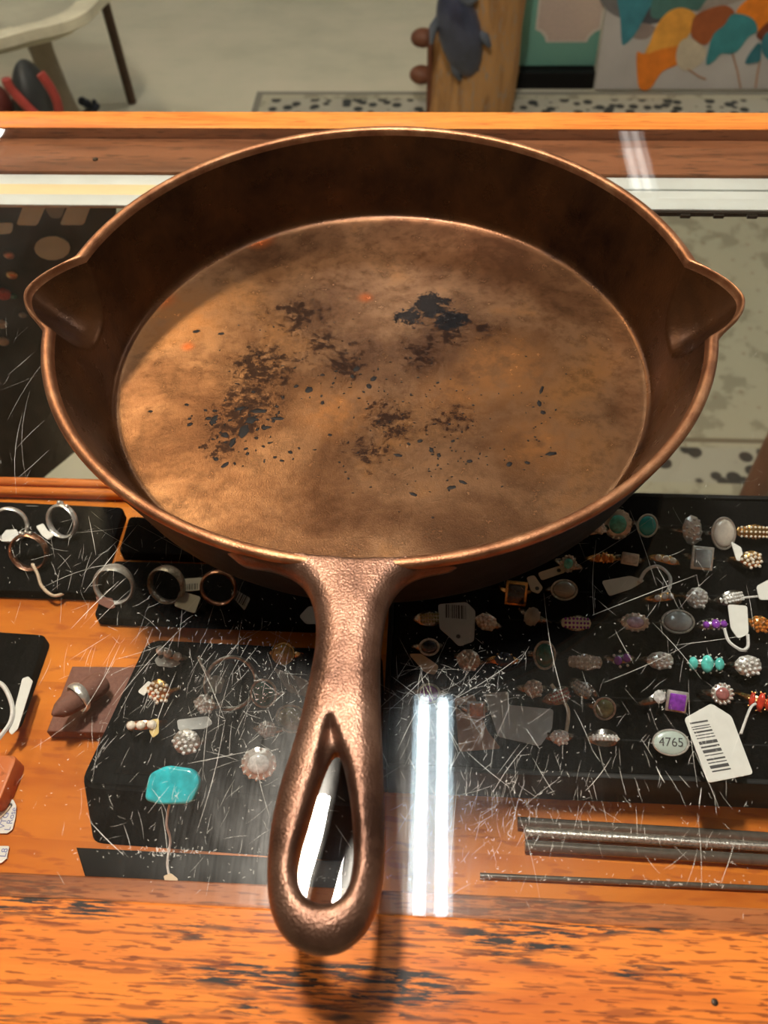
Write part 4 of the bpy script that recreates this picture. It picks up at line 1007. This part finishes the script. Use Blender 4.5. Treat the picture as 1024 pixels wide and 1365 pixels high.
# canvas with ginkgo leaves
bl = at(792, 123, -G); wC = 1.0; hC = .8
dirx = (at(1024, 123, -G)-bl); dirx.z = 0; dirx.normalize()
lean = .20
upv = Vector((0, math.sin(lean), math.cos(lean))); nrm = dirx.cross(upv).normalized()  # toward viewer (-y)
if nrm.y > 0: nrm = -nrm
def cpt(px, py):
    d = Vector(CR*(px-W/2)/FPX-CU*(py-H/2)/FPX+CF); o = Vector((0, 0, G+CH)); t = (bl-o).dot(nrm)/d.dot(nrm); q = o+d*t-bl
    return (q.dot(dirx), q.dot(upv))
cv = thing('canvas_painting', 'grey canvas painted with orange and teal ginkgo leaves leaning at top right', 'painting', tuple(bl+Vector((0, 0, .0095))))
def put(bm):
    for v in bm.verts: c = v.co.copy(); v.co = dirx*c.x+upv*c.y+nrm*c.z
    bmesh.ops.recalc_face_normals(bm, faces=bm.faces); return bm
tl = cpt(810, 0)
obj('canvas', put(prism(BM(), [(0, 0), (wC, 0), (wC, hC), (tl[0]*hC/tl[1], hC)], -.014, 0)), plain('canvas_grey', (.47, .45, .43), .8, nscale=4, namt=.15), cv, smooth=False)
def c_(r, g, b): return plain('paint', srgb(r, g, b), .7, nscale=25, namt=.18)
layers = [
 ([(800,-10),(860,-10),(870,12),(850,34),(810,20)], (110,108,108)), ([(870,10),(900,20),(880,34),(852,36)], (72,74,80)), ([(926,20),(980,8),(1010,-10),(960,-10)], (150,140,132)), ([(846,36),(872,40),(862,56),(842,54)], (140,125,118)),
 ([(822,0),(826,30),(828,60),(832,64),(846,50),(862,20),(876,-10),(830,-20)], (58,128,142)),
 ([(866,22),(880,-10),(950,-20),(935,12),(925,19),(900,16),(885,26),(875,30)], (70,112,106)),
 ([(858,76),(848,75),(849,110),(853,123),(866,122),(882,100),(905,88),(912,64),(890,60),(870,62)], (222,124,30)),
 ([(866,60),(874,40),(888,22),(905,15),(922,20),(928,32),(918,50),(905,64),(880,70),(860,76)], (224,158,62)),
 ([(920,50),(924,28),(940,18),(965,12),(978,22),(968,40),(952,50),(940,64),(928,60)], (156,84,42)),
 ([(906,60),(918,55),(930,62),(940,70),(936,86),(918,98),(904,94),(900,78)], (192,180,156)),
 ([(980,22),(1000,0),(1030,-20),(1060,0),(1050,30),(1020,50),(1000,40)], (232,130,26)),
 ([(1008,48),(1030,30),(1030,60),(1012,58)], (120,60,34)),
 ([(940,88),(944,68),(950,50),(964,38),(974,24),(990,24),(1004,32),(1008,46),(996,54),(984,70),(974,76),(960,76),(952,84),(944,90)], (58,134,140)),
 ([(992,88),(1002,70),(1012,62),(1012,84),(1004,88)], (50,112,124)), ([(1014,60),(1024,46),(1060,40),(1060,80),(1030,86),(1016,76)], (58,124,136)),
]
for k, (L, col) in enumerate(layers):
    q = smooth_pts([cpt(x, y) for x, y in L], 4)
    obj('painted_leaf', put(prism(BM(), [tuple(p) for p in q], .0002, .0004+k*.00025)), c_(*col), cv, smooth=False)
for L in ([(975,76),(982,100),(986,122)], [(1012,84),(1008,105),(1006,122)], [(915,96),(930,106),(940,110)]):
    q = [cpt(x, y) for x, y in L]; bm = tube(BM(), [(p[0], p[1], .0012) for p in q], .0022, 6); obj('painted_stem', put(bm), c_(176, 130, 96), cv)
# side table with a shell-like top at left
YL = 2.25
M_shell = plain('pale_stone_top', (.44, .43, .33), .4, nscale=8, namt=.2, coat=.3); M_shell2 = plain('stone_edge', (.60, .57, .43), .5, nscale=14, namt=.25); M_post = plain('grey_brown_post', (.27, .23, .17), .6, nscale=8, namt=.25)
pc = onY(-8, -16, YL); ft_ = at(100, 190, -G)
sb_ = thing('side_table', 'pale scalloped stone side table on a tapering post, top left corner', 'table', (pc.x, pc.y, 0))
bm = BM(); RR = onY(150, -20, YL).x-pc.x
lathe(bm, [(RR*.3, pc.z-.05), (RR*.8, pc.z-.055), (RR*1.0, pc.z-.022), (RR*1.0, pc.z+.0), (RR*.90, pc.z+.004), (RR*.80, pc.z-.004), (RR*.2, pc.z-.008)], 64, (0, 0, 0), lambda j, z: 1+.03*math.sin(j*.98*.8))
for f in bm.faces:
    if f.calc_center_median().xy.length > RR*.84: f.material_index = 1
obj('table_top', bm, [M_shell, M_shell2], sb_)
A = onY(45, 38, YL)-Vector((pc.x, pc.y, 0)); B = onY(85, 150, YL)-Vector((pc.x, pc.y, 0)); dd = (B-A); E_ = A+dd*((-A.z)/dd.z)
obj('post', tube(BM(), [A.lerp(E_, q) for q in (0, .2, .45, .7, 1)], [.035, .030, .034, .042, .05], 20), M_post, sb_)
# thin wooden stick
A = onY(133, -20, 2.5); B = onY(180, 150, 2.5); dd = B-A; E_ = A+dd*((.005-A.z)/dd.z)
tag(obj('wooden_stick', tube(BM(), [Vector(), (E_-A)], .0135, 12), plain('dark_walnut', (.085, .045, .025), .5, nscale=20, namt=.3), loc=A), 'slanting dark brown wooden pole beyond the counter at upper left', 'pole')
# black and red bag
p = onY(42, 122, 1.95); bg = thing('handbag', 'black bag with red piping behind the counter at the left edge', 'bag', (p.x, p.y, 0))
M_bag = plain('bag_black', (.025, .028, .028), .5, nscale=20, namt=.3); M_red = plain('red_piping', (.35, .045, .035), .5, nscale=30, namt=.2)
kk = (onY(70, 122, 1.95).x-onY(14, 122, 1.95).x)/2
bm = BM(); v = bmesh.ops.create_uvsphere(bm, u_segments=32, v_segments=20, radius=1)['verts']
zc = p.z-.06
for q in v: q.co = Vector((q.co.x*kk*(1.05-.2*q.co.z), q.co.y*.07, zc+q.co.z*.13))
obj('bag_body', bm, M_bag, bg)
for L in ([(8,105),(14,118),(34,140),(52,158)], [(54,98),(66,115),(76,135),(80,158)]):
    obj('piping', tube(BM(), smooth_pts([tuple(onY(x, y, 1.95-.075)-Vector((p.x, p.y, 0))) for x, y in L], 4, closed=False), .011, 8), M_red, bg)
bm = BM(); q0 = onY(-6, 140, 1.95)-Vector((p.x, p.y, 0)); ball(bm, q0, (.04, .04, .05), 3); obj('red_pouch', bm, plain('dark_red', (.10, .02, .015), .6, nscale=20, namt=.4), bg)
p = onY(120, 142, 2.35); bm = BM(); rr = random.Random(4)
for i in range(9): ball(bm, (rr.uniform(-.02, .02), rr.uniform(-.01, .01), rr.uniform(-.03, .02)), rr.uniform(.006, .014), 2)
for i in range(8): ball(bm, (rr.uniform(-.015, .015), rr.uniform(-.01, .01), -.03-i*.01-0.0), .012, 2)
tag(obj('dark_ornament', bm, plain('navy_ornament', (.04, .05, .08), .6, nscale=20, namt=.3), loc=p), 'small dark knotted ornament between the bag and the wooden pole', 'ornament')
# brown wooden leg on the rug at right
A = at(1000, 668, -G+.009); B = onY(1075, 510, A.y+.05)
tag(obj('wooden_post', tube(BM(), [Vector(), (B-A)*1.6], .022, 12), plain('chestnut', (.16, .065, .035), .5, nscale=12, namt=.3), loc=A), 'brown wooden leg leaning on the rug at the right edge', 'post')
